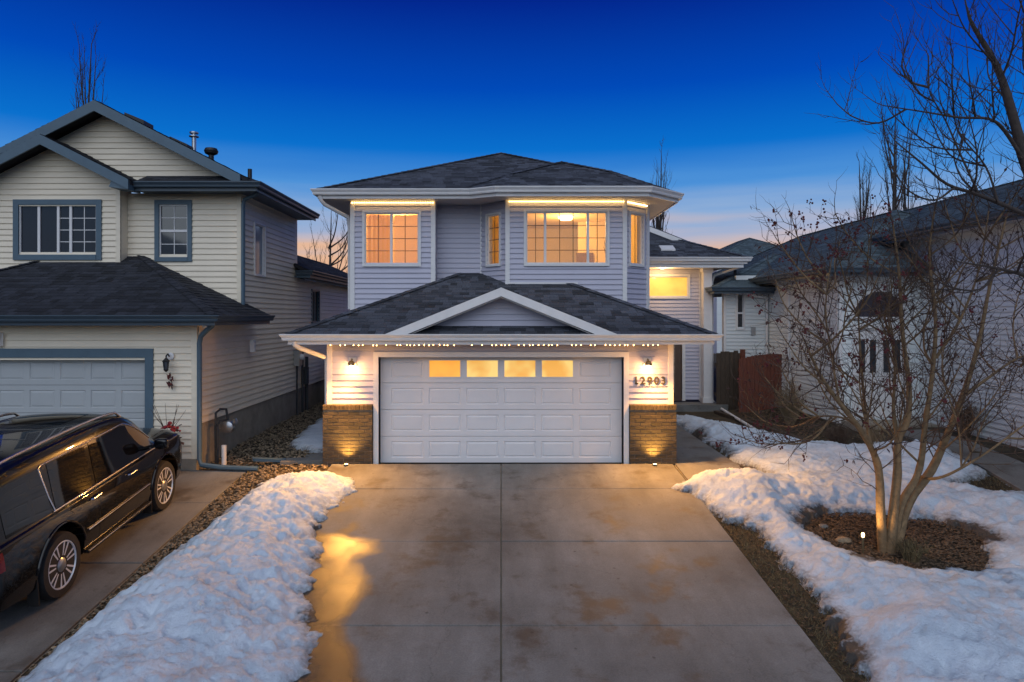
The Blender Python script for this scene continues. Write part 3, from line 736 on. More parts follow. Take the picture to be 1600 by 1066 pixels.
MB().prism([(3.5, 22.36, 6.44), (6.3, 22.36, 5.33), (3.5, 22.36, 5.2)], (0, 3.5, 0)).build('rear_gable_roof', 'shingle', H)
# downspouts
def spout(root, pts, m, w=.045, name='downspout'):
    return MB().tube(pts, w, 8).build(name, m, root, smooth=True)
spout(H, [(-3.92, 12.93, 2.47), (-3.92, 12.95, 2.40), (-3.85, 13.05, 2.33), (-3.48, 13.52, 2.12), (-3.47, 13.60, 2.0), (-3.47, 13.62, .15)], 'white')
spout(H, [(-3.98, 15.05, 5.60), (-3.98, 15.07, 5.50), (-3.92, 15.15, 5.42), (-3.50, 15.6, 5.20), (-3.48, 15.68, 5.05), (-3.48, 15.70, 3.1)], 'white')
spout(H, [(7.4, 20.9, 4.6), (7.35, 21.0, 4.45), (6.72, 21.5, 4.22), (6.66, 21.55, 4.0), (6.66, 21.55, .3), (6.75, 21.3, .12), (6.3, 16.5, .10)], 'white', .04)

# ---- lights on the house
M['bulb'] = emitter('warm bulb', (1, .60, .20), 24)
M['bulb_hot'] = emitter('sconce bulb', (1, .74, .42), 40)
def string_light(label, runs, seed):
    t = thing('string_light', (runs[0][0][0], runs[0][0][1], runs[0][0][2]), label, 'string lights', 'eave light strings')
    for (p, q) in runs:
        p, q = Vector(p), Vector(q); L = (q - p).length; n = int(L / .055)
        MB().tube([p, q], .006, 4).build('cable', 'white', t)
        me = bpy.data.meshes.get('bulb_mesh')
        if me is None: me = MB().ball((0, 0, 0), .0105, 6, 1.5).mesh('bulb_mesh', 'bulb')
        for k in range(n): 
            c = p + (q - p) * ((k + .5) / n); link('bulb', me, t, (c.x, c.y, c.z - .022))
    return t
zl = ZT - .03
string_light('warm lit light string under the eave above the bedroom window', [((-3.40, 15.46, zl), (-1.52, 15.46, zl))], 1)
string_light('warm lit light string round the bay under its eave', [((.16, 15.31, zl), (2.77, 15.31, zl)), ((2.84, 15.36, zl), (3.42, 15.94, zl))], 2)
tz = EZ - .205
ul = thing('string_light', (-3.3, 13.0, tz), 'dim string of small lights along the garage gutter', 'string lights')
MB().tube([(-3.3, 12.965, tz + .002), (3.0, 12.965, tz + .002)], .005, 4).build('cable', 'white', ul)
me = MB().ball((0, 0, 0), .0065, 6, 1.2).mesh('clip_mesh', emitter('small warm light', (1, .52, .15), 44)); _r = random.Random(5)
for k in range(70):
    if _r.random() < .75: link('bulb', me, ul, (-3.25 + k * .09 + _r.uniform(-.02, .02), 12.965, tz - .008 + _r.uniform(-.004, .004)))
def sconce(x, label):
    y = GY - .02; z = 2.02
    t = thing('wall_lantern', (x, y, z), label, 'wall lamp', 'garage wall lanterns')
    MB().box(x - .075, x + .075, y - .025, y, z - .06, z + .10).box(x - .055, x + .055, y - .035, y - .025, z - .04, z + .08).build('back_plate', 'white', t)
    MB().tube([(x, y - .02, z + .05), (x, y - .07, z + .08), (x, y - .12, z + .07), (x, y - .13, z + .03)], .012, 8).build('arm', 'bronze', t)
    MB().lathe([(.02, .06), (.035, .055), (.06, .02), (.075, -.03), (.070, -.03), (.055, .015), (.02, .045)], (x, y - .13, z - .01), 16).build('shade', 'bronze', t, smooth=True)
    MB().ball((x, y - .13, z - .085), .035, 12, 1.3).build('bulb', 'bulb_hot', t, smooth=True)
    lamp('lantern_light', 'POINT', (x, y - .19, z - .13), 20.0, (1, .44, .11), t, .05)
    o = lamp('added_spill_spot', 'SPOT', (x, y - .24, z - .14), 640, (1, .45, .095), t, .06, spot_size=R(150), spot_blend=1.0)  # extra spot added beside the bulb's own light, for warm spill on the driveway
    o.rotation_euler = Vector((.25 * (1 if x > 0 else -1), -.50, -.78)).to_track_quat('-Z', 'Y').to_euler()
sconce(-2.93, 'lit wall lantern on the siding left of the garage door, without numbers below')
sconce(2.88, 'lit wall lantern directly above the house number')
def uplight(x, label):
    y = GY - .27; z = gzf(x, y) + .05
    t = thing('ground_uplight', (x, y, z), label, 'ground light', 'uplights before the brick piers')
    MB().lathe([(.045, 0), (.05, .01), (.045, .022), (.036, .022)], (x, y, z), 14).build('housing', 'darkmetal', t, smooth=True)
    MB().lathe([(.001, 0), (.034, .001), (.034, .006)], (x, y, z + .018), 14).build('lens', emitter('uplight lens', (1, .66, .25), 14), t)
    o = lamp('uplight_beam', 'SPOT', (x, y, z + .035), 120, (1, .53, .11), t, .02, spot_size=R(104), spot_blend=1.0)
    o.rotation_euler = Vector((0, .16, .98)).to_track_quat('-Z', 'Y').to_euler()
uplight(-3.0, 'small ground light washing the brick pier beside the gravel'); uplight(2.98, 'small ground light washing the brick pier beside the walkway')
pl0 = thing('porch_light', (5.0, 21.2, 4.4), 'recessed warm light under the porch roof by the entry door', 'porch light')
MB().lathe([(.07, 0), (.08, -.015), (.06, -.02)], (5.0, 21.2, 4.42), 14).build('trim_ring', 'white', pl0)
MB().lathe([(.001, 0), (.055, -.002), (.055, -.008)], (5.0, 21.2, 4.405), 14).build('lens', emitter('porch lens', (1, .7, .35), 8), pl0)
lamp('porch_beam', 'POINT', (5.0, 20.95, 4.25), 38, (1, .60, .24), pl0, .06)
# house number
hn = thing('house_number', (2.93, GY, 1.66), 'brass house number 12903 on the garage siding', 'house number')
for k, ch in enumerate('12903'):
    cu = bpy.data.curves.new('digit', 'FONT'); cu.body = ch; cu.size = .212; cu.extrude = .008; cu.offset = .0035; cu.align_x = 'CENTER'; cu.space_character = 1
    tmp = bpy.data.objects.new('digit_curve', cu); COL.objects.link(tmp)
    me = bpy.data.meshes.new_from_object(tmp.evaluated_get(bpy.context.evaluated_depsgraph_get())); bpy.data.objects.remove(tmp)
    if ch == '1':
        bm = bmesh.new(); bm.from_mesh(me); bmesh.ops.create_cube(bm, size=1, matrix=Matrix.Translation((0.01, .012, 0)) @ Matrix.Diagonal((.070, .022, .016, 1))); bm.to_mesh(me); bm.free()
    me.materials.clear(); me.materials.append(M['bronze'])
    o = link('digit', me, hn, (2.66 + k * .134, GY - .040, 1.60)); o.rotation_euler = (R(90), 0, 0)
# ================================================================== cream neighbour house on the left
N1 = thing('neighbour_house', (-8.5, 13.5, 0), 'cream sided house with slate blue trim and a dark garage roof', 'house')
PC = .13
WG1 = Wall((-12.6, 13.5), (-6.0, 13.5)); X1 = lambda x: x + 12.6
gd = (X1(-11.9), X1(-7.02), -.1, 2.12)
sided_wall(N1, WG1, rect(0, WG1.L, .12, 2.80), [gd], 'siding_cream', PC)
MB().box(-12.59, -11.9, 13.47, 13.6, -.3, .12).build('foundation', 'foundation', N1); MB().box(-7.02, -6.01, 13.47, 13.6, -.3, .12).build('foundation', 'foundation', N1)
mb = MB(); WG1.box(mb, gd[1], gd[1] + .16, -.1, 2.30, -.1, .05); WG1.box(mb, gd[0] - .16, gd[1], 2.12, 2.30, -.1, .05); WG1.box(mb, gd[0] - .16, gd[0], -.1, 2.12, -.1, .05); mb.build('garage_door_casing', 'slate', N1)
M['greydoor'] = mat('pale blue grey garage door', (.42, .44, .44), .5, var=.04, scale=2)
GD1 = MB().box(-11.9, -7.02, 13.66, 13.68, -.1, 2.12).build('garage_door', 'greydoor', N1)
c1 = [-11.9 + 4.88 * k / 8 for k in range(9)]; z1s = [-.09, .46, 1.01, 1.565, 2.12]
for r in range(4):
    yf = 13.62; Wd = Wall((-11.9, yf), (-7.02, yf)); mb = MB(); a, b = z1s[r] + .004, z1s[r + 1] - .004
    hs = [(c1[c] + .055, c1[c + 1] - .055, a + .10, b - .10) for c in range(8)]
    wall_mesh(mb, Wd, rect(0, 4.88, a, b), [(h[0] + 11.9, h[1] + 11.9, h[2], h[3]) for h in hs], .035)
    for (x0, x1, a0, a1) in hs:
        e1, e2 = .014, .05; o = [(x0, a0), (x1, a0), (x1, a1), (x0, a1)]; i1 = [(x0 + e1, a0 + e1), (x1 - e1, a0 + e1), (x1 - e1, a1 - e1), (x0 + e1, a1 - e1)]; i2 = [(x0 + e2, a0 + e2), (x1 - e2, a0 + e2), (x1 - e2, a1 - e2), (x0 + e2, a1 - e2)]
        mb.add([(x, yf, z) for x, z in o] + [(x, yf + .014, z) for x, z in i1] + [(x, yf + .003, z) for x, z in i2],
               [(k, (k + 1) % 4, 4 + (k + 1) % 4, 4 + k) for k in range(4)] + [(4 + k, 4 + (k + 1) % 4, 8 + (k + 1) % 4, 8 + k) for k in range(4)] + [(8, 9, 10, 11)])
    mb.build('door_section', 'greydoor', GD1)
corner_trim(N1, WG1, WG1.L - .05, .12, 2.78, 'siding_cream', .11, .04)
# side wall facing the lit house
WS = Wall((-6.0, 13.5), (-6.0, 27.0))
sidepoly = [(0, .80), (13.5, .80), (13.5, 4.05), (6.3, 4.05), (6.3, 5.78), (2.3, 5.78), (2.3, 2.80), (0, 2.80)]
sw1 = (3.05, 3.75, 3.95, 5.20); sw2 = (8.1, 8.9, 2.75, 3.75)
wl = MB(); wall_mesh(wl, WS, rect(0, 2.3, .8, 2.8), []); wall_mesh(wl, WS, rect(2.3, 6.3, .8, 5.78), [sw1]); wall_mesh(wl, WS, rect(6.3, 13.5, .8, 4.05), [sw2])
wl = wl.build('wall', 'siding_cream', N1)
siding(wl, WS, rect(0, 13.5, .80, 2.75), [], 'siding_cream', PC)
siding(wl, WS, rect(2.3, 13.5, 2.75, 4.05), [sw1, sw2], 'siding_cream', PC); siding(wl, WS, rect(2.3, 6.3, 4.05, 5.78), [sw1], 'siding_cream', PC)
MB().box(-6.14, -6.005, 13.62, 27.0, -.4, .80).build('foundation', 'foundation', N1)
window(N1, WS, *sw1, [], (1, 1), casing='white', glass=mat('pale shaded glass', (.20, .27, .32), .12, var=.1), cw=.03)
window(N1, WS, *sw2, [.5], (1, 1), casing='slate', sash='slate', glass='darkglass', cw=.05)
corner_trim(N1, WS, .05, .8, 2.78, 'siding_cream', .1, .03)
# upper front walls
WF = Wall((-8.63, 15.8), (-6.0, 15.8)); F = lambda x: x + 8.63
fw = (F(-7.90), F(-7.24), 4.30, 5.52)
gpoly = [(0, 3.2), (2.63, 3.2), (2.63, 5.78), (0, 5.78)]
sided_wall(N1, WF, gpoly, [fw], 'siding_cream', PC)
window(N1, WF, *fw, [], (2, 4), casing='slate', sash='white', glass='darkglass', bar='white', cw=.10, hsplit=.5, barw=.016)
corner_trim(N1, WF, 2.58, 3.2, 5.76, 'siding_cream', .1, .035)
WN = Wall((-11.6, 15.5), (-8.63, 15.5)); Nn = lambda x: x + 11.6
nw = (Nn(-10.93), Nn(-9.17), 4.33, 5.46)
npoly = [(0, 4.0), (2.97, 4.0), (2.97, 6.05), (1.48, 6.80), (0, 6.05)]
sided_wall(N1, WN, npoly, [nw], 'siding_cream', PC)
window(N1, WN, *nw, [.25, .5, .66], [(1, 1), (1, 1), (1, 4), (2, 4)], casing='slate', sash='white', glass='darkglass', bar='white', cw=.12, barw=.016)
mb = MB().box(-8.75, -8.632, 15.51, 15.95, 4.0, 5.9); mb.build('side_wall', 'siding_cream', N1)
corner_trim(N1, WN, 2.92, 4.05, 5.95, 'siding_cream', .1, .035)
# big gable wall above the skirt roof
WGb1 = Wall((-12.6, 15.85), (-5.7, 15.85)); gb = lambda x: x + 12.6
bg = [(gb(-12.2), 6.05), (gb(-6.02), 6.05), (gb(-9.14), 7.62)]
gw1 = wall_mesh(MB(), WGb1, bg, [], .1).build('gable_wall', 'siding_cream', N1); siding(gw1, WGb1, bg, [], 'siding_cream', PC)
def rake(root, X0, Zp, k, xa, xb, y, m, d=.22, th=.04):
    """two sloping barge boards meeting at X0"""
    for xe in (xa, xb):
        ze = Zp - k * abs(xe - X0)
        MB().prism([(X0, y, Zp), (X0, y, Zp - d), (xe, y, ze - d), (xe, y, ze)], (0, -th, 0)).build('rake_board', m, root)
# main roof : ridge runs front to back
k1 = .51; zr = 7.80
def gable_roof(root, X0, Zp, k, xa, xb, y0, y1, m, seed, th=.10):
    deck = MB(); sh = MB()
    for xe in (xa, xb):
        s = 1 if xe < X0 else -1; ze = Zp - k * abs(xe - X0)
        deck.prism([(X0, y0, Zp), (xe, y0, ze), (xe, y0, ze - th), (X0, y0, Zp - th)], (0, y1 - y0, 0))
        shingle_face(sh, [(min(X0, xe), y0 - .02), (max(X0, xe), y0 - .02), (max(X0, xe), y1), (min(X0, xe), y1)], lambda x, y: Zp - k * abs(x - X0), (s, 0), seed + (xe > X0))
    r = deck.build('roof', 'deck', root); tag(sh.build('shingles', m, r, fix=False), kind='stuff'); return r
gable_roof(N1, -9.14, zr, k1, -12.85, -5.43, 15.37, 20.1, 'shingle_dark', 50)
rake(N1, -9.14, zr - .01, k1, -12.85, -5.86, 15.36, 'slate', .24)
gable_roof(N1, -10.12, 6.94, .51, -12.06, -8.16, 15.02, 16.4, 'shingle_dark', 54)
rake(N1, -10.12, 6.93, .51, -12.06, -8.18, 15.01, 'slate', .22)
MB().prism([(-8.18, 15.0, 5.93), (-8.55, 15.0, 5.95), (-8.62, 15.0, 5.78), (-8.18, 15.0, 5.72)], (0, .5, 0)).build('rake_return', 'slate', N1)
# skirt roof above the right-hand front wall
Hip([(-8.2, 15.23), (-5.43, 15.23), (-5.43, 15.9), (-8.2, 15.9)], [(0, 15.23, 0, 1, 5.93, .42), (-5.43, 0, -1, 0, 5.93, .42)]).build(N1, 'shingle_dark', 57, th=.05)
gutter(N1, [(-8.2, 15.24, 5.93), (-5.45, 15.24, 5.93), (-5.45, 20.1, 5.93)], 'slatedk', 'slatedk')
MB().prism([(-8.2, 15.25, 5.76), (-5.46, 15.25, 5.76), (-5.46, 20.1, 5.76), (-8.2, 20.1, 5.76)], (0, 0, .02)).build('soffit', 'slatedk', N1)
MB().box(-6.13, -6.0, 19.8, 19.95, 4.0, 5.76).box(-12.0, -6.0, 19.95, 20.1, 4.0, 5.76).build('rear_wall', 'siding_cream', N1)
# garage roof
k2 = .48; ez1 = 2.96
Hip([(-13.1, 12.98), (-5.45, 12.98), (-5.45, 16.1), (-13.1, 16.1)], [(0, 12.98, 0, 1, ez1, k2), (-5.45, 0, -1, 0, ez1, k2), (-13.1, 0, 1, 0, ez1, k2)]).build(N1, 'shingle_dark', 60)
gutter(N1, [(-13.1, 13.0, ez1), (-5.45, 13.0, ez1), (-5.45, 16.1, ez1)], 'slatedk', 'slatedk')
MB().prism([(-13.1, 13.01, 2.79), (-5.46, 13.01, 2.79), (-5.46, 16.1, 2.79), (-5.99, 16.1, 2.79), (-5.99, 13.6, 2.79), (-13.1, 13.6, 2.79)], (0, 0, .02)).build('soffit', 'soffit', N1)
# rear wing roof
Hip([(-9.5, 19.7), (-5.5, 19.7), (-5.5, 30), (-9.5, 30)], [(-5.5, 0, -1, 0, 4.25, .45), (-9.5, 0, 1, 0, 4.25, .45)]).build(N1, 'shingle_dark', 63)
gutter(N1, [(-5.9, 19.68, 4.25), (-5.5, 19.68, 4.25), (-5.5, 30, 4.25)], 'slatedk', 'slate')
MB().prism([(-6.0, 19.7, 4.08), (-5.51, 19.7, 4.08), (-5.51, 30, 4.08), (-6.0, 30, 4.08)], (0, 0, .02)).build('soffit', 'slatedk', N1)
# downspouts
spout(N1, [(-5.55, 13.15, 2.83), (-5.57, 13.17, 2.76), (-5.66, 13.22, 2.70), (-5.88, 13.38, 2.55), (-5.93, 13.42, 2.40), (-5.93, 13.43, .12), (-5.88, 13.40, 0.02), (-5.5, 13.40, -.03), (-4.75, 13.36, -.05)], 'slate', .05)
spout(N1, [(-5.52, 15.5, 5.80), (-5.56, 15.55, 5.72), (-5.90, 15.70, 5.62), (-5.94, 15.72, 5.50), (-5.94, 15.72, 3.2)], 'slate', .045)
# vents on the roof
def vent_box(x, y, w_, h_, name='roof_vent'):
    z = zr - k1 * abs(x + 9.14); return MB().hexa([(x - w_, y - w_, z + .0), (x + w_, y - w_, z - .1), (x + w_, y + w_, z - .1), (x - w_, y + w_, z), (x - w_, y - w_, z + h_ + .06), (x + w_, y - w_, z + h_ - .12), (x + w_, y + w_, z + h_ - .12), (x - w_, y + w_, z + h_ + .06)]).build(name, 'black', N1)
vent_box(-8.35, 15.75, .22, .12); vent_box(-7.35, 15.75, .2, .09)
z = zr - k1 * abs(-7.1 + 9.14); MB().lathe([(.05, -.1), (.05, .34), (.11, .35), (.11, .37), (.05, .38), (.05, .42), (.10, .43), (.10, .46), (.02, .47)], (-7.15, 15.9, z), 12).build('metal_flue', 'metal', N1, smooth=True)
z = zr - k1 * abs(-6.75 + 9.14); MB().lathe([(.06, -.1), (.06, .10), (.14, .14), (.16, .20), (.13, .26), (.02, .28)], (-6.75, 15.9, z), 12).build('turbine_vent', 'black', N1, smooth=True)
z = zr - k1 * abs(-5.85 + 9.14); MB().lathe([(.05, -.1), (.05, .24)], (-5.85, 15.9, z), 10).build('vent_stack', 'black', N1, smooth=True)
# soffit lamp and a security camera
MB().lathe([(.05, 0), (.06, -.03), (.045, -.07), (.01, -.08)], (-5.72, 13.2, 2.79), 10).build('soffit_lamp', 'white', N1, smooth=True)
MB().box(-9.93, -9.83, 13.40, 13.48, 2.34, 2.62).tube([(-9.80, 13.42, 2.36), (-9.80, 13.42, 2.60)], .012, 6).build('sensor_box', 'white', N1)
# wall lantern, bow, planter
wl_ = thing('wall_lantern', (-6.53, 13.45, 2.0), 'black unlit carriage lantern on cream siding', 'wall lamp')
x, y, z = -6.53, 13.46, 2.06
MB().lathe([(.07, 0), (.07, -.02), (.03, -.03)], (x + .02, y, z + .09), 12, 'y').build('back_plate', 'white', wl_)
MB().tube([(x, y - .02, z + .08), (x, y - .08, z + .14), (x, y - .15, z + .10), (x, y - .15, z + .02)], .014, 6).build('arm', 'black', wl_)
MB().lathe([(.01, .07), (.03, .05), (.075, .0), (.07, -.01)], (x, y - .15, z), 8).lathe([(.05, 0), (.04, -.02), (.012, -.05)], (x, y - .15, z - .16), 8).build('cap', 'black', wl_)
MB().lathe([(.064, -.01), (.046, -.16)], (x, y - .15, z), 8).build('lantern_glass', 'darkglass', wl_)
rb = thing('wall_swag', (-6.5, 13.45, 1.6), 'dark red dried flower swag hanging below the black lantern', 'wreath')
r_ = random.Random(4); mb = MB(); mb2 = MB()
for k in range(26):
    a = r_.uniform(0, 6.28); l = r_.uniform(.05, .15); c = Vector((-6.5 + r_.uniform(-.03, .03), 13.42, 1.66 + r_.uniform(-.10, .10))); q = c + Vector((math.cos(a) * l * .6, -.03, math.sin(a) * l)); s_ = Vector((-math.sin(a), 0, math.cos(a))) * .02
    (mb if k % 2 else mb2).add([c, (c + q) / 2 + s_, q, (c + q) / 2 - s_], [(0, 1, 2, 3)])
mb.build('red_petals', 'berry', rb); mb2.build('dry_leaves', 'leafdry', rb)
mb = MB().tube([(-6.5, 13.43, 1.84), (-6.5, 13.43, 1.66)], .004, 4).build('hanger', 'black', rb)
st = thing('tree_stump_stand', (-6.38, 13.12, -.12), 'pale wooden log stand below the flower pot', 'stump')
MB().lathe([(.15, -.02), (.155, .1), (.14, .3), (.145, .46), (.13, .47)], (-6.38, 13.12, -.1), 14).build('log', mat('split log', (.30, .22, .13), .85, var=.4, scale=6, stretch=(8, 8, .7), bump=.5), st, smooth=True)
fp = thing('flower_pot', (-6.38, 13.12, .37), 'green pot of red artificial flowers and bare stems on a log', 'flower pot')
MB().lathe([(.12, 0), (.17, .10), (.19, .16), (.17, .16), (.15, .12)], (-6.38, 13.12, .37), 16).build('pot', mat('green glazed pot', (.05, .10, .085), .35), fp, smooth=True)
mb = MB(); mb2 = MB(); mb3 = MB()
for k in range(60):
    a = r_.uniform(0, 6.28); rr = r_.uniform(0, .24); c = Vector((-6.38 + math.cos(a) * rr, 13.12 + math.sin(a) * rr, .52 + r_.uniform(0, .32) * (1.2 - rr * 2)))
    if k < 30: mb.ball(c, r_.uniform(.025, .05), 6, .8)
    else:
        q = c + Vector((r_.uniform(-.1, .1), r_.uniform(-.1, .1), r_.uniform(-.08, .06))); s_ = Vector((.03, .02, .01)); mb2.add([c, (c + q) / 2 + s_, q, (c + q) / 2 - s_], [(0, 1, 2, 3)])
for k in range(14):
    a = r_.uniform(0, 6.28); p0 = Vector((-6.38, 13.12, .5)); p1 = p0 + Vector((math.cos(a) * .12, math.sin(a) * .12, .35)); p2 = p1 + Vector((math.cos(a) * .16 + r_.uniform(-.06, .06), math.sin(a) * .14, r_.uniform(.1, .45))); mb3.tube([p0, p1, p2], [.006, .005, .003], 4)
mb.build('red_blooms', mat('red artificial bloom', (.24, .012, .022), .6, var=.4, scale=14), fp, smooth=True); mb2.build('dark_leaves', 'leafdry', fp); mb3.build('bare_stems', 'twig', fp)
# utilities on the side wall
gm = thing('gas_meter', (-5.85, 14.1, .0), 'grey gas meter with pipes on the cream house foundation', 'gas meter')
MB().lathe([(.10, -.09), (.13, -.07), (.13, .07), (.10, .09)], (-5.72, 14.3, .62), 14, 'y').build('meter_body', 'metal', gm, smooth=True)
MB().lathe([(.07, 0), (.08, .05), (.03, .08)], (-5.60, 14.3, .72), 12, 'x').build('regulator', 'metal', gm, smooth=True)
MB().tube([(-5.85, 14.0, -.1), (-5.85, 14.0, .95), (-5.80, 14.1, 1.02), (-5.74, 14.26, 1.0), (-5.72, 14.3, .76)], .025, 8).tube([(-5.78, 13.92, -.1), (-5.78, 13.92, .7), (-5.78, 14.05, .78), (-5.72, 14.2, .78)], .022, 8).build('pipes', 'darkmetal', gm, smooth=True)
MB().lathe([(.05, 0), (.05, .42)], (-5.62, 13.85, -.1), 10).build('standpipe', 'white', gm, smooth=True)
em = thing('electric_meter', (-5.9, 20.2, 0), 'grey electric meter and conduits far along the cream side wall', 'electric meter')
MB().box(-6.0, -5.82, 19.7, 20.0, 1.5, 1.95).build('meter_box', 'metal', em)
MB().lathe([(.09, 0), (.09, .07), (.06, .1)], (-5.82, 19.85, 1.75), 12, 'x').build('meter_dial', 'white', em)
MB().tube([(-5.92, 19.8, -.05), (-5.92, 19.8, 1.5)], .03, 8).tube([(-5.92, 20.35, -.05), (-5.92, 20.35, 1.9), (-5.85, 20.4, 1.97)], .035, 8).tube([(-5.92, 20.8, -.05), (-5.92, 20.8, 1.7)], .05, 8).box(-6.0, -5.84, 20.5, 20.75, .9, 1.4).build('conduits', 'darkmetal', em)
ac = thing('air_conditioner', (-5.2, 22.4, .1), 'dark air conditioner unit between the two houses', 'air conditioner')
MB().box(-5.6, -4.8, 22.0, 22.8, .12, .95).build('casing', 'darkmetal', ac)
mb = MB()
for k in range(9): mb.box(-5.56, -4.84, 21.975, 21.998, .2 + k * .08, .225 + k * .08)
mb.build('louvres', 'black', ac); MB().box(-5.62, -4.78, 21.98, 22.82, .95, .99).build('top_cover', 'metal', ac); MB().box(-5.7, -4.7, 21.9, 22.9, .05, .12).build('pad', 'foundation', ac)
MB().box(-5.85, -5.75, 15.9, 16.0, 2.1, 2.38).build('wall_vent', 'white', N1)
# side yard fence closing the gap between houses
sf = thing('side_fence', (-4.7, 24, 0), 'brown board fence closing the gap between the two left houses', 'fence')
for k in range(18): MB().box(-5.98 + k * .142, -5.98 + k * .142 + .135, 24.0, 24.03, .1, 1.62 + .02 * (k % 3)).build('plank', 'wood_dark', sf)

# ================================================================== pale neighbour house on the right
N2 = thing('neighbour_house', (10, 16.8, .3), 'pale sided house with blue grey hip roof and an arched window over its door', 'house')
PP = .115
WA = Wall((6.9, 21.2), (8.3, 21.2)); a1 = (.42, .62, 2.55, 3.62)
sided_wall(N2, WA, rect(0, 1.4, .3, 3.72), [a1], 'siding_pale', PP)
window(N2, WA, *a1, [], (1, 2), glass='darkglass', cw=.04, hsplit=.45)
WBs = Wall((8.3, 21.2), (8.3, 16.8)); sided_wall(N2, WBs, rect(0, 4.4, .3, 3.98), [], 'siding_pale', PP)
WC = Wall((8.3, 16.8), (10.3, 16.8)); dC = (.42, 1.62, .45, 2.64)
sided_wall(N2, WC, rect(0, 2.0, .3, 3.98), [dC], 'siding_pale', PP)
mb = MB(); WC.box(mb, dC[0] - .09, dC[0], .45, 2.74, -.05, .05); WC.box(mb, dC[1], dC[1] + .09, .45, 2.74, -.05, .05); WC.box(mb, dC[0], dC[1], 2.64, 2.74, -.05, .05); mb.build('door_frame', 'white', N2)
dm = (dC[0] + dC[1]) / 2
for (a, b) in ((dC[0] + .003, dm - .004), (dm + .004, dC[1] - .003)):
    mb = MB(); WC.box(mb, a, b, .453, 2.637, -.06, -.02); d_ = mb.build('double_door', 'white', N2)
    for (p, q) in ((a + .09, a + .235), (b - .235, b - .09)):
        mb = MB(); WC.box(mb, p, q, 1.55, 2.35, -.019, -.008); mb.build('door_glass', 'darkglass', d_)
# arched fanlight
mb = MB(); mbf = MB(); mc = .98; zb = 2.92
pts = [(mc + .62 * math.cos(t), zb + .62 * math.sin(t)) for t in np.linspace(0, math.pi, 17)]
mb.prism([WC.p(u, z, .022) for u, z in pts], (0, -.02, 0)); fan = mb.build('arched_window', mat('fanlight glass', (.045, .04, .05), .08, var=.2), N2)
for i in range(16):
    (u0, z0), (u1, z1) = pts[i], pts[i + 1]; g = 1.10
    mbf.hexa([WC.p(u0, z0, .02), WC.p(u1, z1, .02), WC.p(mc + (u1 - mc) * g, zb + (z1 - zb) * g, .02), WC.p(mc + (u0 - mc) * g, zb + (z0 - zb) * g, .02), WC.p(u0, z0, .075), WC.p(u1, z1, .075), WC.p(mc + (u1 - mc) * g, zb + (z1 - zb) * g, .075), WC.p(mc + (u0 - mc) * g, zb + (z0 - zb) * g, .075)])
WC.box(mbf, mc - .68, mc + .68, zb - .06, zb, .0, .075); mbf.build('arch_frame', 'white', fan)
mb = MB()
for t in (R(45), R(90), R(135)):
    u, z = mc + .6 * math.cos(t), zb + .6 * math.sin(t); mb.tube([WC.p(mc, zb, .046), WC.p(u, z, .046)], .009, 4)
mb.build('fan_bar', 'muntin', fan)
WD = Wall((10.3, 16.8), (10.3, 9.0)); sided_wall(N2, WD, rect(0, 7.8, .15, 4.9), [], 'siding_pale', PP)
WD2 = Wall((10.3, 9.0), (15.5, 9.0)); sided_wall(N2, WD2, rect(0, 5.2, 0, 4.9), [], 'siding_pale', PP)
for q in ((8.3, 10.3, 16.83, 16.93, -.2, .30), (10.33, 10.43, 9.03, 16.8, -.8, .15), (8.33, 8.43, 16.95, 21.1, -.1, .30), (6.9, 8.3, 21.23, 21.3, -.1, .3)): MB().box(*q).build('foundation', 'foundation', N2)
MB().box(8.35, 10.2, 15.9, 16.76, .12, .40).box(8.45, 10.1, 15.5, 15.9, .1, .27).build('front_step', 'foundation', N2)
for Wq, u, a, b in ((WA, .04, .3, 3.7), (WC, .04, .3, 3.96), (WBs, 4.36, .3, 3.96)): corner_trim(N2, Wq, u, a, b, 'white', .08, .03)
# roofs
kr = .5
Hip([(7.78, 16.25), (15.6, 16.25), (15.6, 30.5), (7.78, 30.5)], [(7.78, 0, 1, 0, 4.10, kr), (15.6, 0, -1, 0, 4.10, kr), (0, 16.25, 0, 1, 4.10, kr), (0, 30.5, 0, -1, 4.10, kr)]).build(N2, 'shingle_teal', 70, only=(0, 2))
Hip([(9.75, 8.4), (16.2, 8.4), (16.2, 26), (9.75, 26)], [(9.75, 0, 1, 0, 4.97, .42), (16.2, 0, -1, 0, 4.97, .42), (0, 8.4, 0, 1, 4.97, .42)]).build(N2, 'shingle_teal', 74, only=(0, 2))
Hip([(6.45, 20.65), (9.5, 20.65), (9.5, 26), (6.45, 26)], [(0, 20.65, 0, 1, 3.82, .42), (6.45, 0, 1, 0, 3.82, .42)]).build(N2, 'shingle_teal', 78)
gutter(N2, [(6.45, 26, 3.82), (6.45, 20.67, 3.82), (8.27, 20.67, 3.82)], 'slatedk', 'slatedk')
gutter(N2, [(7.8, 30, 4.10), (7.8, 16.27, 4.10), (10.3, 16.27, 4.10)], 'slatedk', 'slatedk')
gutter(N2, [(9.77, 22, 4.97), (9.77, 8.42, 4.97), (16, 8.42, 4.97)], 'slatedk', 'slatedk')
MB().prism([(6.46, 20.68, 3.66), (8.3, 20.68, 3.66), (8.3, 26, 3.66), (6.46, 26, 3.66)], (0, 0, .02)).build('soffit', 'soffit', N2)
MB().prism([(7.81, 16.28, 3.94), (10.3, 16.28, 3.94), (10.3, 26, 3.94), (7.81, 26, 3.94)], (0, 0, .02)).build('soffit', 'soffit', N2)
MB().prism([(9.78, 8.43, 4.80), (16, 8.43, 4.80), (16, 22, 4.80), (9.78, 22, 4.80)], (0, 0, .02)).build('soffit', 'soffit', N2)
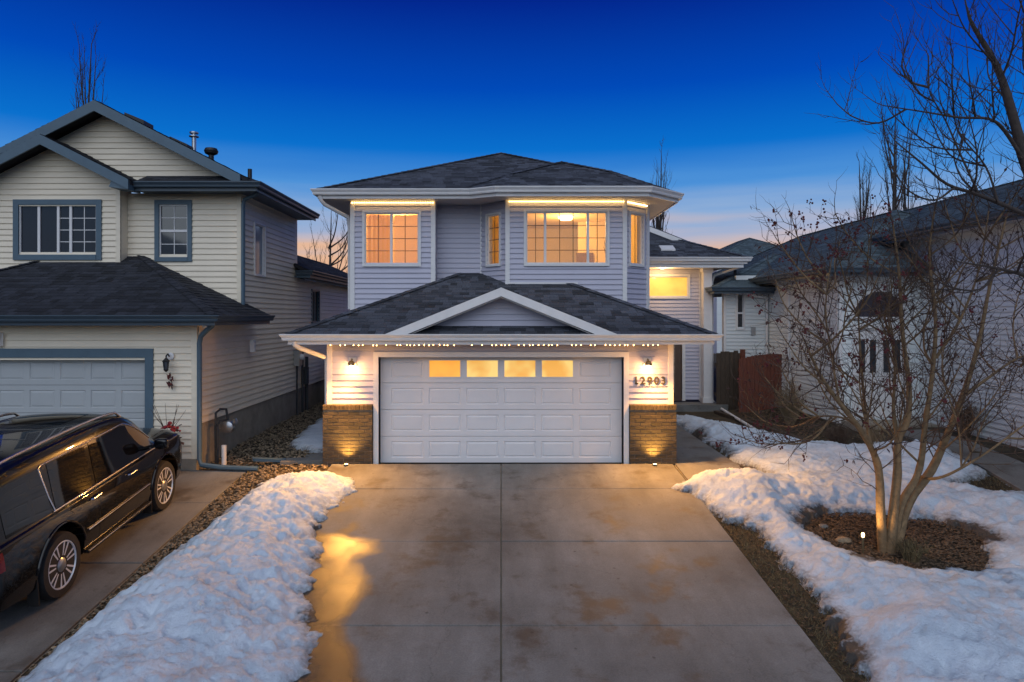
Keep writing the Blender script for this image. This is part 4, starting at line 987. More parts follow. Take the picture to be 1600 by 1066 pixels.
MB().box(10.36, 16, 16.95, 17.05, 3.9, 4.95).build('upper_wall', 'siding_pale', N2); MB().box(10.3, 10.42, 16.81, 24, 3.9, 4.92).build('upper_wall', 'siding_pale', N2); MB().box(7.3, 8.25, 21.22, 21.35, 3.6, 4.2).build('upper_wall', 'siding_pale', N2)
spout(N2, [(7.85, 19.6, 3.98), (7.95, 19.6, 3.86), (8.22, 19.6, 3.70), (8.26, 19.6, 3.55), (8.26, 19.6, .4)], 'white', .04)
spout(N2, [(7.4, 20.7, 3.72), (7.5, 20.8, 3.62), (8.2, 21.1, 3.5), (8.22, 21.12, 3.4), (8.22, 21.12, .4)], 'white', .035)
MB().lathe([(.05, -.1), (.05, .28), (.07, .29), (.02, .31)], (7.4, 21.6, 4.2), 8).build('vent_stack', 'black', N2)
MB().box(7.75, 7.88, 21.14, 21.2, 2.35, 2.6).build('meter_box', 'metal', N2)
# far house behind
def far_house(x, y, w_, d_, zeave, ridge, label, m='siding_pale', rm='shingle_teal', windows=()):
    t = thing('far_house', (x, y, 0), label, 'house')
    MB().box(x - w_ / 2, x + w_ / 2, y, y + d_, 0, zeave).build('wall', m, t)
    o = .45; kk = (ridge - zeave) / (w_ / 2 + o)
    Hip([(x - w_ / 2 - o, y - o), (x + w_ / 2 + o, y - o), (x + w_ / 2 + o, y + d_ + o), (x - w_ / 2 - o, y + d_ + o)],
        [(x - w_ / 2 - o, 0, 1, 0, zeave, kk), (x + w_ / 2 + o, 0, -1, 0, zeave, kk), (0, y - o, 0, 1, zeave, kk), (0, y + d_ + o, 0, -1, zeave, kk)]).build(t, rm, 90, only=(0, 2), exposure=.2, th=.2)
    for (u0, u1, z0, z1) in windows:
        wn_ = MB().box(x + u0 - .08, x + u1 + .08, y - .05, y - .003, z0 - .08, z1 + .08).build('window', 'white', t); MB().box(x + u0, x + u1, y - .06, y - .051, z0, z1).build('pane', 'darkglass', wn_)
    return t
far_house(17.2, 44, 6.6, 9, 6.6, 8.35, 'distant hip roofed house beyond the red fence', windows=((-3.0, -2.3, 4.4, 5.8), (-1.6, -.2, 4.4, 5.8), (.6, 1.6, 4.4, 5.8)))
far_house(-15.0, 52, 12, 9, 5.0, 7.2, 'distant low house behind the cream house', 'siding_cream', 'shingle_dark')
far_house(33, 48, 11, 9, 5.2, 8.0, 'distant house beyond the pale house roof')
# wooden fences
f1 = thing('plank_fence', (6.9, 20.9, 0), 'dark weathered plank fence beside the porch post', 'fence')
r_ = random.Random(9); x = 6.58
while x < 7.32:
    wq = r_.uniform(.115, .14); MB().box(x, x + wq - .008, 20.85 - r_.uniform(0, .012), 20.89, .0, 1.86 + r_.uniform(-.07, .06)).build('plank', 'wood_dark', f1); x += wq
MB().box(6.55, 7.35, 20.90, 20.95, .5, .6).box(6.55, 7.35, 20.90, 20.95, 1.4, 1.5).build('rail', 'wood_dark', f1)
MB().box(7.30, 7.42, 20.75, 20.87, 0, 1.92).build('post', 'wood_red', f1)
f2 = thing('fence_gate', (8.3, 20.2, 0), 'red stained arched fence panel against the pale house', 'gate')
for k in range(18):
    x = 7.02 + k * .117; u = (k - 8.5) / 9; MB().box(x, x + .111, 20.15, 20.18, .08, 1.66 + .16 * (1 - u * u)).build('plank', 'wood_red', f2)
MB().box(7.02, 9.12, 20.19, 20.24, .3, .4).box(7.02, 9.12, 20.19, 20.24, 1.3, 1.4).build('rail', 'wood_red', f2)
ev = thing('timber_edging', (6.5, 18, 0), 'dark timber edging strip along the planting bed', 'edging')
MB().hexa([(6.35, 20.4, -.02), (6.48, 20.4, -.02), (7.15, 14.2, -.02), (7.02, 14.2, -.02), (6.35, 20.4, .12), (6.48, 20.4, .12), (7.15, 14.2, .14), (7.02, 14.2, .14)]).build('timber', 'wood_dark', ev)
# ================================================================== snow
def snow_mat():
    m, t, b = newmat('old crusted snow'); N = t.nodes.new; L = t.links.new
    g = N('ShaderNodeNewGeometry')
    n = N('ShaderNodeTexNoise'); n.inputs['Scale'].default_value = 2.2; n.inputs['Detail'].default_value = 8; n.inputs['Roughness'].default_value = .7; L(g.outputs['Position'], n.inputs['Vector'])
    r = N('ShaderNodeValToRGB'); ramp_fill(r, [(.25, (.36, .41, .46, 1)), (.42, (.58, .67, .76, 1)), (.6, (.72, .80, .88, 1))]); L(n.outputs[0], r.inputs[0])
    at = N('ShaderNodeAttribute'); at.attribute_name = 'dirt'
    n3 = N('ShaderNodeTexNoise'); n3.inputs['Scale'].default_value = 22; n3.inputs['Detail'].default_value = 6; L(g.outputs['Position'], n3.inputs['Vector'])
    mm = N('ShaderNodeMath'); mm.operation = 'MULTIPLY_ADD'; L(n3.outputs[0], mm.inputs[0]); mm.inputs[1].default_value = 1.6; mm.inputs[2].default_value = -.95
    ad = N('ShaderNodeMath'); ad.operation = 'ADD'; ad.use_clamp = True; L(mm.outputs[0], ad.inputs[0]); L(at.outputs['Fac'], ad.inputs[1])
    ml = N('ShaderNodeMath'); ml.operation = 'MULTIPLY'; ml.use_clamp = True; L(ad.outputs[0], ml.inputs[0]); L(at.outputs['Fac'], ml.inputs[1])
    mx = N('ShaderNodeMix'); mx.data_type = 'RGBA'; L(ml.outputs[0], mx.inputs[0]); L(r.outputs[0], mx.inputs[6]); mx.inputs[7].default_value = (.075, .062, .05, 1)
    n5 = N('ShaderNodeTexNoise'); n5.inputs['Scale'].default_value = 75; n5.inputs['Detail'].default_value = 3; L(g.outputs['Position'], n5.inputs['Vector'])
    r5 = N('ShaderNodeMapRange'); r5.inputs[1].default_value = .66; r5.inputs[2].default_value = .74; r5.inputs[4].default_value = .55; L(n5.outputs[0], r5.inputs[0])
    m5 = N('ShaderNodeMix'); m5.data_type = 'RGBA'; L(r5.outputs[0], m5.inputs[0]); L(mx.outputs[2], m5.inputs[6]); m5.inputs[7].default_value = (.16, .14, .12, 1)
    L(m5.outputs[2], b.inputs['Base Color']); b.inputs['Roughness'].default_value = .55
    b.inputs['Subsurface Weight'].default_value = .0
    n2 = N('ShaderNodeTexNoise'); n2.inputs['Scale'].default_value = 26; n2.inputs['Detail'].default_value = 8; n2.inputs['Roughness'].default_value = .75; L(g.outputs['Position'], n2.inputs['Vector'])
    bp = N('ShaderNodeBump'); bp.inputs['Strength'].default_value = .9; bp.inputs['Distance'].default_value = .035; L(n2.outputs[0], bp.inputs['Height']); L(bp.outputs[0], b.inputs['Normal'])
    return m
M['snow'] = snow_mat()
def seg_dist(X, Y, poly):
    d = np.full(X.shape, 1e9); ins = np.zeros(X.shape, bool); n = len(poly)
    for i in range(n):
        (x0, y0), (x1, y1) = poly[i], poly[(i + 1) % n]; dx, dy = x1 - x0, y1 - y0
        t = np.clip(((X - x0) * dx + (Y - y0) * dy) / (dx * dx + dy * dy), 0, 1); d = np.minimum(d, np.hypot(X - x0 - t * dx, Y - y0 - t * dy))
        c = ((y0 > Y) != (y1 > Y)); xi = x0 + (Y - y0) / (dy if abs(dy) > 1e-12 else 1e-12) * dx; ins ^= c & (X < xi)
    return np.where(ins, d, -d)
def snow(name, polys, holes, hmax, res, label, edge=.16, lump=.09, seed=0, bumps=()):
    allp = [p for pl in polys for p in pl]; x0, x1 = min(p[0] for p in allp) - .2, max(p[0] for p in allp) + .2; y0, y1 = min(p[1] for p in allp) - .2, max(p[1] for p in allp) + .2
    xs = np.arange(x0, x1, res); ys = np.arange(y0, y1, res)
    info = {}
    def field(X, Y):
        wob = .20 * (fbm(X * 2.3 + seed, Y * 2.3) - .5) + .30 * (fbm(X * 6 + seed, Y * 6, 4, .6) - .5)
        s = np.max([seg_dist(X, Y, p) for p in polys], 0)
        for hp in holes: s = np.minimum(s, -seg_dist(X, Y, hp))
        s = s + wob
        th = hmax * (1 - np.exp(-(np.maximum(s, 0) / edge) ** 1.35)); info['s'] = s
        for (bx, by, br, bh) in bumps: th = th + bh * np.exp(-((X - bx) ** 2 + (Y - by) ** 2) / br ** 2) * np.clip(s / .15, 0, 1)
        k = np.clip(s / .45, 0, 1)
        rid = 1 - np.abs(2 * fbm(X * 2.1 + 9 + seed, Y * 2.1, 4) - 1)
        th = th + lump * k * (fbm(X * 1.6 + seed, Y * 1.3, 5, .55) - .5) * 2 + lump * .55 * k * (rid - .75) + lump * .50 * k * (.42 - np.abs(2 * fbm(X * 5 + 3, Y * 4 + seed, 5, .62) - 1)) * 2 + lump * .30 * k * (fbm(X * 17 + 3, Y * 15 + seed, 3, .6) - .5) * 2 - lump * .9 * np.clip((fbm(X * 4.4 + 70, Y * 4.4 + seed, 3) - .56) * 6, 0, 1) * np.clip(1.15 - s / .9, 0, 1) * k
        return np.where(s > 0, np.maximum(th, .004), -.06 + .3 * np.maximum(s, -.2)), s
    def zf(X, Y):
        th, s = field(X, Y); 
        return gz(X, Y) + .055 + th
    ob = heightmesh(name, xs, ys, zf, M['snow'], keep=lambda X, Y: field(X, Y)[1] > -res)
    me = ob.data; n = len(me.vertices); co = np.empty(n * 3); me.vertices.foreach_get('co', co); co = co.reshape(-1, 3)
    s = field(co[:, 0], co[:, 1])[1]
    dirt = np.clip(.95 - s / .28, 0, 1) * .9 + np.clip((fbm(co[:, 0] * 1.4 + 40, co[:, 1] * 1.4, 4) - .58) * 4, 0, .5) * np.clip(1 - s / .9, .15, 1)
    at = me.attributes.new('dirt', 'FLOAT', 'POINT'); at.data.foreach_set('value', dirt.astype(np.float32))
    return tag(ob, label, None, None, 'stuff')
lpoly = [(-4.25, 12.35), (-3.4, 12.75), (-2.7, 12.45), (-2.55, 11.9), (-2.75, 11.0), (-2.72, 10.2), (-2.52, 9.7), (-2.42, 9.0), (-2.28, 8.2), (-2.02, 7.5), (-1.95, 6.9), (-2.0, 5.5), (-2.1, 3.5), (-2.3, 1.5), (-4.8, 1.5), (-4.82, 4), (-4.84, 6), (-4.76, 7.5), (-4.66, 9), (-4.48, 10.6)]
snow('snow_bank', [lpoly], [], .25, .028, 'long crusted snow bank between the two driveways', seed=3, edge=.42, lump=.105, bumps=[(-3.4, 10.5, 1.0, .06), (-3.5, 7.5, 1.2, .10), (-2.6, 7.6, .35, -.12), (-2.75, 6.8, .4, -.14)])
spoly = [(-4.75, 15.2), (-3.55, 14.35), (-3.5, 24), (-4.9, 24), (-4.95, 18)]
snow('snow_patch', [spoly], [], .05, .06, 'flat snow patch between the garage and the cream house', seed=12, lump=.02)
rp = [(4.72, 19.2), (5.5, 19.0), (6.5, 16.6), (7.2, 14.9), (8.1, 14.3), (8.72, 13.6), (8.74, 10), (8.74, 6.5), (8.74, 3), (8.74, .8), (3.6, .8), (3.5, 4), (3.56, 6.3), (3.72, 7.6), (3.9, 8.6), (3.85, 9.6), (3.9, 10.3), (3.5, 10.9), (3.35, 11.5), (3.05, 12.0), (3.4, 12.35), (4.3, 12.6), (5.0, 12.55), (4.95, 12.95), (4.7, 13.6), (4.72, 15.5)]
mul = [(5.85 + 1.22 * math.cos(t) * (1 + .12 * math.sin(3 * t)), 10.0 + 1.05 * math.sin(t) * (1 + .10 * math.cos(2 * t + 1))) for t in np.linspace(0, 2 * math.pi, 25)[:-1]]
rgrass = [(7.9, 12.0), (8.9, 12.3), (8.9, 11.4), (8.3, 11.45)]
snow('snow_field', [rp], [mul, rgrass], .17, .034, 'wide snow cover on the lawn round the bare berry tree', seed=25, edge=.40, lump=.08,
     bumps=[(4.2, 11.8, .7, .16), (3.6, 11.9, .5, .10), (5.0, 16.4, .55, .14), (5.0, 14.8, .5, .12), (4.35, 8.0, .35, -.10), (4.6, 7.3, .45, .16), (4.4, 6.6, .35, -.10), (4.25, 9.6, .3, -.10)])

# ---- loose ground cover
def scatter(name, n, pick, size, m, label, seed, flat=.6, zoff=0.0):
    rnd = np.random.default_rng(seed); V = []; Fc = []
    oct_v = np.array([(1, 0, 0), (-1, 0, 0), (0, 1, 0), (0, -1, 0), (0, 0, 1), (0, 0, -1)], float); oct_f = np.array([(0, 2, 4), (2, 1, 4), (1, 3, 4), (3, 0, 4), (2, 0, 5), (1, 2, 5), (3, 1, 5), (0, 3, 5)])
    pts = pick(rnd, n)
    for (x, y) in pts:
        s = rnd.uniform(*size) * np.array([1, rnd.uniform(.6, 1), flat * rnd.uniform(.6, 1)]); a = rnd.uniform(0, 6.28); ca, sa = math.cos(a), math.sin(a)
        v = oct_v * (1 + .35 * (rnd.random((6, 3)) - .5)) * s + .25 * s * (rnd.random((6, 3)) - .5); v = np.stack([v[:, 0] * ca - v[:, 1] * sa, v[:, 0] * sa + v[:, 1] * ca, v[:, 2]], 1) + (x, y, gzf(x, y) + zoff + s[2] * .5)
        Fc.append(oct_f + len(V) * 6); V.append(v)
    V = np.concatenate(V); Fc = np.concatenate(Fc); me = bpy.data.meshes.new(name); me.from_pydata(V.tolist(), [], Fc.tolist()); me.update(); me.materials.append(M[m])
    return tag(link(name, me), label, None, None, 'stuff')
def in_polys(polys):
    def pick(r, n):
        out_ = []; ar = [(max(p[0] for p in q) - min(p[0] for p in q)) * (max(p[1] for p in q) - min(p[1] for p in q)) for q in polys]; tot = sum(ar)
        for q, a in zip(polys, ar):
            k = int(n * a / tot); x = r.uniform(min(p[0] for p in q), max(p[0] for p in q), k); y = r.uniform(min(p[1] for p in q), max(p[1] for p in q), k)
            s = seg_dist(x, y, q) > 0; out_ += list(zip(x[s], y[s]))
        return out_
    return pick
M['gravel'] = mat('tan river gravel', (.17, .13, .085), .85, var=.3, scale=20, island=.6)
M['chips'] = mat('brown bark chips', (.085, .055, .031), .95, var=.3, scale=20, island=.7)
g1 = [(-4.97, 13.5), (-3.40, 13.5), (-3.34, 12.5), (-4.30, 12.2), (-4.97, 11.6)]
g2 = [(-5.98, 13.6), (-3.45, 13.5), (-3.5, 14.4), (-4.7, 15.3), (-5.0, 18), (-4.95, 24), (-5.98, 24)]
g3 = [(-4.96, 12), (-4.35, 12), (-4.45, 10), (-4.58, 8), (-4.66, 5), (-4.96, 5)]
scatter('gravel', 9000, in_polys([g1, g2]), (.02, .042), 'gravel', 'tan river gravel in the gap between the houses', 1)
scatter('gravel_edge', 2600, in_polys([g3]), (.015, .036), 'gravel', 'narrow dark gravel edging along the neighbour driveway', 2)
scatter('bark_mulch', 9000, in_polys([mul]), (.008, .032), 'chips', 'round bed of dark bark mulch under the bare tree', 3, .35, .01)
# edging where the snow has melted beside the driveway
ge = [(3.40, 11.7), (3.75, 11.0), (4.1, 10.4), (4.05, 9.4), (4.15, 8.5), (3.95, 7.4), (3.8, 6.3), (3.75, 3), (3.40, 3)]
ge2 = [(4.65, 15.5), (4.95, 13.6), (5.2, 12.7), (4.4, 12.65), (4.64, 13.2)]
ge3 = [(7.85, 12.1), (8.76, 12.35), (8.76, 11.35), (8.2, 11.4)]
def grass(name, n, polys, hgt, m, label, seed):
    r = np.random.default_rng(seed); mb = MB()
    for (x, y) in in_polys(polys)(r, n):
        z = gzf(x, y) - .01; a = r.uniform(0, 6.28); h = r.uniform(*hgt); l = r.uniform(.02, .08); w_ = .004; dx, dy = math.cos(a), math.sin(a)
        mb.add([(x - dy * w_, y + dx * w_, z), (x + dy * w_, y - dx * w_, z), (x + dx * l, y + dy * l, z + h)], [(0, 1, 2)])
    return tag(mb.build(name, m, fix=False), label, None, None, 'stuff')
M['drygrass'] = mat('matted dry grass', (.12, .09, .042), .9, var=.4, scale=9, island=.6)
grass('dry_grass', 15000, [ge, ge2, ge3], (.02, .06), 'drygrass', 'matted brown grass along the driveway edge', 5)
scatter('leaf_litter', 1200, in_polys([ge, ge2]), (.01, .03), 'chips', 'dark leaf litter in the bare strip by the driveway', 8, .2, .01)
bed = [(6.5, 20.3), (7.3, 20.1), (8.2, 19.8), (8.2, 15.2), (7.3, 15.0), (6.7, 16.8)]
scatter('planting_bed', 1800, in_polys([bed]), (.02, .05), 'chips', 'dark mulch bed by the red gate', 9, .35, .01)
# stones and timbers
def rock(x, y, s, label, seed, m):
    r = random.Random(seed); bm = bmesh.new(); bmesh.ops.create_icosphere(bm, subdivisions=2, radius=1)
    for v in bm.verts: v.co = Vector((v.co.x * s[0], v.co.y * s[1], v.co.z * s[2])) * (1 + r.uniform(-.13, .13))
    me = bpy.data.meshes.new('rock'); bm.to_mesh(me); bm.free(); me.materials.append(m); me.polygons.foreach_set('use_smooth', [True] * len(me.polygons))
    return tag(link('garden_rock', me, None, (x, y, gzf(x, y) + s[2] * .35)), label, 'rock', 'rocks at the mulch bed')
rm_ = mat('tan field stone', (.26, .20, .13), .9, var=.3, scale=18, bump=.5, bscale=40); rm2 = mat('grey field stone', (.20, .19, .17), .9, var=.3, scale=18, bump=.5, bscale=40)
rock(4.98, 9.95, (.12, .08, .05), 'flat tan rock lying left of the path light', 1, rm_); rock(4.83, 9.35, (.16, .07, .04), 'long grey rock at the snow edge of the mulch bed', 2, rm2)
rock(5.0, 9.12, (.08, .06, .06), 'round tan rock at the front edge of the mulch bed', 3, rm_); rock(5.2, 9.08, (.07, .05, .05), 'small grey rock at the front edge of the mulch bed', 4, rm2)
rock(4.93, 10.45, (.07, .06, .04), 'small grey rock at the back of the mulch bed', 5, rm2)
def paver(x, y, a, w_, l, label):
    mb = MB().box(-w_ / 2, w_ / 2, -l / 2, l / 2, -.03, .03); e = [(-w_ / 2 + .015, -l / 2 + .015), (w_ / 2 - .015, -l / 2 + .015), (w_ / 2 - .015, l / 2 - .015), (-w_ / 2 + .015, l / 2 - .015)]
    mb.add([(p[0], p[1], .03) for p in rect(-w_ / 2, w_ / 2, -l / 2, l / 2)] + [(p[0], p[1], .036) for p in e], [(0, 1, 5, 4), (1, 2, 6, 5), (2, 3, 7, 6), (3, 0, 4, 7), (4, 5, 6, 7)])
    o = tag(mb.build('stepping_stone', 'concrete2', fix=False), label, 'paver', 'pavers beside the garage'); o.location = (x, y, gzf(x, y) + .02); o.rotation_euler.z = R(a)
paver(-3.95, 13.75, 8, .9, .36, 'concrete paver in the gravel before the brick pier'); paver(-3.65, 14.25, 38, .75, .36, 'tilted concrete paver touching the snow patch')
sp = tag(MB().hexa([(-5.05, 13.85, .02), (-4.98, 13.72, .02), (-4.30, 13.62, .02), (-4.34, 13.78, .02), (-5.05, 13.85, .08), (-4.98, 13.72, .08), (-4.30, 13.62, .07), (-4.34, 13.78, .07)]).build('splash_block', 'slate'), 'slate blue downspout trough lying on the gravel', 'downspout')
# path light near the tree
pl_ = thing('path_light', (5.06, 9.55, gzf(5.06, 9.55)), 'small lit stake light in the mulch beside the bare tree', 'path light')
bz = gzf(5.06, 9.55)
MB().lathe([(.012, -.05), (.012, .20), (.02, .21), (.016, .24)], (5.06, 9.55, bz), 8).build('stake', 'bronze', pl_)
MB().lathe([(.012, 0), (.020, .01), (.020, .05), (.006, .06)], (5.06, 9.55, bz + .24), 8).build('lens', emitter('path light glow', (1, .66, .25), 18), pl_)
o = lamp('path_beam', 'SPOT', (5.06, 9.50, bz + .33), 26, (1, .58, .20), pl_, .03, spot_size=R(120), spot_blend=1.0)
o.rotation_euler = Vector((.62, .05, .8)).to_track_quat('-Z', 'Y').to_euler()
# puddle of melt water on the driveway
def puddle(name, outline, label):
    m, t, b = newmat('wet concrete film'); b.inputs['Base Color'].default_value = (.05, .036, .022, 1); b.inputs['Roughness'].default_value = .36; b.inputs['Specular IOR Level'].default_value = .6; b.inputs['Coat Weight'].default_value = .08; b.inputs['Coat Roughness'].default_value = .24
    at = t.nodes.new('ShaderNodeAttribute'); at.attribute_name = 'wet'; tr = t.nodes.new('ShaderNodeBsdfTransparent'); mx = t.nodes.new('ShaderNodeMixShader'); t.links.new(at.outputs['Fac'], mx.inputs[0]); t.links.new(tr.outputs[0], mx.inputs[1]); t.links.new(b.outputs[0], mx.inputs[2]); t.links.new(mx.outputs[0], t.nodes['Material Output'].inputs[0])
    g = t.nodes.new('ShaderNodeNewGeometry'); n = t.nodes.new('ShaderNodeTexNoise'); n.inputs['Scale'].default_value = 48; n.inputs['Detail'].default_value = 7; n.inputs['Roughness'].default_value = .7; t.links.new(g.outputs['Position'], n.inputs['Vector'])
    bp = t.nodes.new('ShaderNodeBump'); bp.inputs['Strength'].default_value = .45; bp.inputs['Distance'].default_value = .006; t.links.new(n.outputs[0], bp.inputs['Height']); t.links.new(bp.outputs[0], b.inputs['Normal']); t.links.new(bp.outputs[0], b.inputs['Coat Normal'])
    xs = np.arange(-3.2, -.8, .03); ys = np.arange(3.0, 11.2, .03)
    def S(X, Y): return seg_dist(X, Y, outline) + .22 * (fbm(X * 2.5, Y * 2.5 + 5) - .5)
    ob = heightmesh(name, xs, ys, lambda X, Y: gz(X, Y) + .05 + .0075 + 0 * X, m, keep=lambda X, Y: S(X, Y) > 0)
    me = ob.data; co = np.empty(len(me.vertices) * 3); me.vertices.foreach_get('co', co); co = co.reshape(-1, 3)
    wv = np.clip(S(co[:, 0], co[:, 1]) / .20, 0, 1) * np.clip(.62 + 1.1 * (fbm(co[:, 0] * 3 + 5, co[:, 1] * 2.4) - .35), .3, 1)
    a_ = me.attributes.new('wet', 'FLOAT', 'POINT'); a_.data.foreach_set('value', wv.astype(np.float32))
    return tag(ob, label, None, None, 'stuff')
puddle('melt_water', [(-2.9, 10.3), (-2.2, 10.0), (-1.75, 9.9), (-1.65, 9.5), (-1.9, 9.25), (-1.62, 8.75), (-1.62, 8.3), (-1.72, 7.8), (-1.5, 7.2), (-1.25, 6.5), (-1.2, 5.0), (-1.5, 3.2), (-3, 3.2)], 'wet film of melt water along the snow bank')

# ================================================================== trees
def tree_from(limbs, seed, twig_len=(.5, 1.1), levels=2, spacing=.16, up=.35, spread=.9, twr=.008, branches=0, blen=(.8, 1.8)):
    """limbs: list of (points, r0, r1). returns limb mesh, twig mesh, list of twig tips"""
    rnd = random.Random(seed); lm, tw = MB(), MB(); tips = []
    def smooth(pts, n=4):
        P_ = [Vector(p) for p in pts]; P_ = [P_[0] * 2 - P_[1]] + P_ + [P_[-1] * 2 - P_[-2]]; o = []
        for i in range(1, len(P_) - 2):
            a, b, c, d = P_[i - 1:i + 3]
            for k in range(n):
                t = k / n; o.append(.5 * ((2 * b) + (c - a) * t + (2 * a - 5 * b + 4 * c - d) * t * t + (3 * b - a - 3 * c + d) * t ** 3))
        return o + [P_[-2]]
    def twig(p, d, L, r, lev):
        n = 5; pts = [p]; q = Vector(p); dd = Vector(d).normalized()
        for i in range(n):
            dd = (dd + Vector((rnd.gauss(0, .16), rnd.gauss(0, .16), rnd.gauss(0, .14) + up * .22))).normalized(); q = q + dd * (L / n); pts.append(Vector(q))
        tw.tube(pts, [r * (1 - .75 * i / n) for i in range(n + 1)], 4 if lev else 3, cap=False); tips.append((pts[-1], dd, lev))
        if lev > 0:
            for i in range(1, n + 1):
                for _ in range(rnd.choice((0, 1, 1, 2))):
                    s = (dd.orthogonal()).normalized(); s.rotate(Matrix.Rotation(rnd.uniform(0, 6.28), 3, dd)); twig(pts[i], dd * .6 + s * spread, L * rnd.uniform(.3, .55), r * .55, lev - 1)
    extra = []
    for pts, r0, r1 in (limbs if branches else []):
        sp_ = smooth(pts)
        for k in range(branches):
            i = int(len(sp_) * rnd.uniform(.35, .97)); i = min(i, len(sp_) - 2); dd = (sp_[i + 1] - sp_[i]).normalized(); s = dd.orthogonal().normalized(); s.rotate(Matrix.Rotation(rnd.uniform(0, 6.28), 3, dd))
            L = rnd.uniform(*blen); d1 = (dd * .55 + s * rnd.uniform(.5, 1.0)).normalized(); d2 = (d1 + Vector((rnd.gauss(0, .2), rnd.gauss(0, .2), up))).normalized(); d3 = (d2 + Vector((rnd.gauss(0, .25), rnd.gauss(0, .25), up * .8))).normalized()
            p = sp_[i]; extra.append(([p, p + d1 * L * .35, p + d1 * L * .35 + d2 * L * .35, p + d1 * L * .35 + d2 * L * .35 + d3 * L * .3], rnd.uniform(.011, .017), .006))
    for pts, r0, r1 in list(limbs) + extra:
        sp_ = smooth(pts); n = len(sp_); lm.tube(sp_, [max(.004, (r0 + (r1 - r0) * i / (n - 1)) * rnd.uniform(.93, 1.07)) for i in range(n)], 9)
        acc = 0; L = sum((sp_[i + 1] - sp_[i]).length for i in range(n - 1)); run = 0
        for i in range(n - 1):
            seg = (sp_[i + 1] - sp_[i]).length; run += seg; acc += seg; f = run / L
            if f < .28: acc = 0; continue
            while acc > spacing:
                acc -= spacing; dd = (sp_[i + 1] - sp_[i]).normalized(); s = dd.orthogonal().normalized(); s.rotate(Matrix.Rotation(rnd.uniform(0, 6.28), 3, dd))
                twig(sp_[i], dd * .7 + s * spread, rnd.uniform(*twig_len) * (1.1 - .5 * f), max(twr * .6, twr * (1.2 - .5 * f)), levels - 1)
        twig(sp_[-1], sp_[-1] - sp_[-2], twig_len[0], r1, levels - 1)
    return lm, tw, tips
def PX(px, py, Y): return ((px - 783) * Y / 1067, Y, 2.94 + (494 - py) * Y / 1067)
bt = thing('berry_tree', (5.35, 9.6, gzf(5.35, 9.6)), 'bare multi stemmed tree with dried red berries, standing in the mulch bed', 'tree')
def L_(lst): return [PX(a, b, 9.6 + dy) for a, b, dy in lst]
limbs = [
    (L_([(1380, 872, .05), (1376, 800, 0), (1374, 745, -.05), (1368, 715, -.1), (1345, 672, -.25), (1312, 630, -.4), (1284, 590, -.55), (1262, 545, -.7)]), .068, .014),
    (L_([(1376, 760, 0), (1362, 700, .15), (1352, 640, .3), (1345, 560, .4), (1340, 470, .5)]), .032, .010),
    (L_([(1390, 872, 0), (1396, 800, .02), (1402, 740, .0), (1403, 690, -.05), (1418, 655, -.1), (1420, 600, -.2), (1410, 520, -.25), (1405, 430, -.3), (1395, 350, -.35)]), .072, .011),
    (L_([(1403, 690, .0), (1396, 640, .15), (1398, 570, .2), (1385, 480, .2)]), .034, .010),
    (L_([(1395, 865, .05), (1408, 790, .1), (1430, 750, .12), (1440, 715, .1), (1446, 660, .0), (1456, 590, -.1), (1462, 500, -.2), (1452, 400, -.2), (1460, 330, -.3)]), .062, .011),
    (L_([(1400, 850, .05), (1420, 785, .2), (1455, 735, .3), (1480, 680, .35), (1504, 620, .4), (1528, 540, .5), (1548, 440, .55), (1572, 340, .6)]), .074, .013),
    (L_([(1440, 745, .2), (1460, 748, -.1), (1490, 738, -.3), (1545, 705, -.5), (1600, 665, -.6), (1650, 640, -.6)]), .024, .008),
    (L_([(1504, 620, .4), (1545, 590, .5), (1590, 560, .6), (1640, 545, .7)]), .026, .008),
    (L_([(1345, 672, -.25), (1322, 655, .1), (1290, 650, .2), (1240, 655, .3)]), .020, .006),
    (L_([(1312, 630, -.4), (1300, 560, -.3), (1290, 480, -.2), (1300, 400, -.1)]), .016, .006),
    (L_([(1462, 560, -.1), (1500, 500, -.2), (1530, 420, -.3), (1545, 330, -.3)]), .022, .008),
]
lm, tw, tips = tree_from(limbs, 21, (.45, 1.0), 2, .12, .40, .85, .0092, 6, (.7, 1.7))
lm.build('trunk', 'bark', bt, smooth=True, fix=False); tw.build('crown', 'twig', bt, fix=False)
rb_ = random.Random(8); bm1 = MB(); bm2 = MB()
for (p, d, lev) in tips:
    left = p.x < 5.7 and float(fbm(np.array(p.x * 2.2 + 3), np.array(p.z * 2.2 + p.y), 2)) > .52
    if rb_.random() < (.22 if left and p.z > .9 else .006):
        for k in range(rb_.randint(3, 6)): bm1.ball(p + Vector((rb_.uniform(-.03, .03), rb_.uniform(-.03, .03), rb_.uniform(-.05, .02))), rb_.uniform(.010, .019), 6)
    if rb_.random() < .10:
        for k in range(2):
            q = p + Vector((rb_.uniform(-.04, .04), rb_.uniform(-.04, .04), -rb_.uniform(.02, .07))); s_ = Vector((rb_.uniform(-.015, .015), .012, .008)); bm2.add([p, (p + q) / 2 + s_, q, (p + q) / 2 - s_], [(0, 1, 2, 3)])
tag(bm1.build('berries', 'berry', bt, fix=False), kind='stuff'); tag(bm2.build('dry_leaves', 'leafdry', bt, fix=False), kind='stuff')
b2 = thing('bare_tree', (8.1, 8.8, gzf(8.1, 8.8)), 'tall dark bare tree arching over the pale garage roof', 'tree')
def L2(lst, Y=8.8): return [PX(a, b, Y + dy) for a, b, dy in lst]
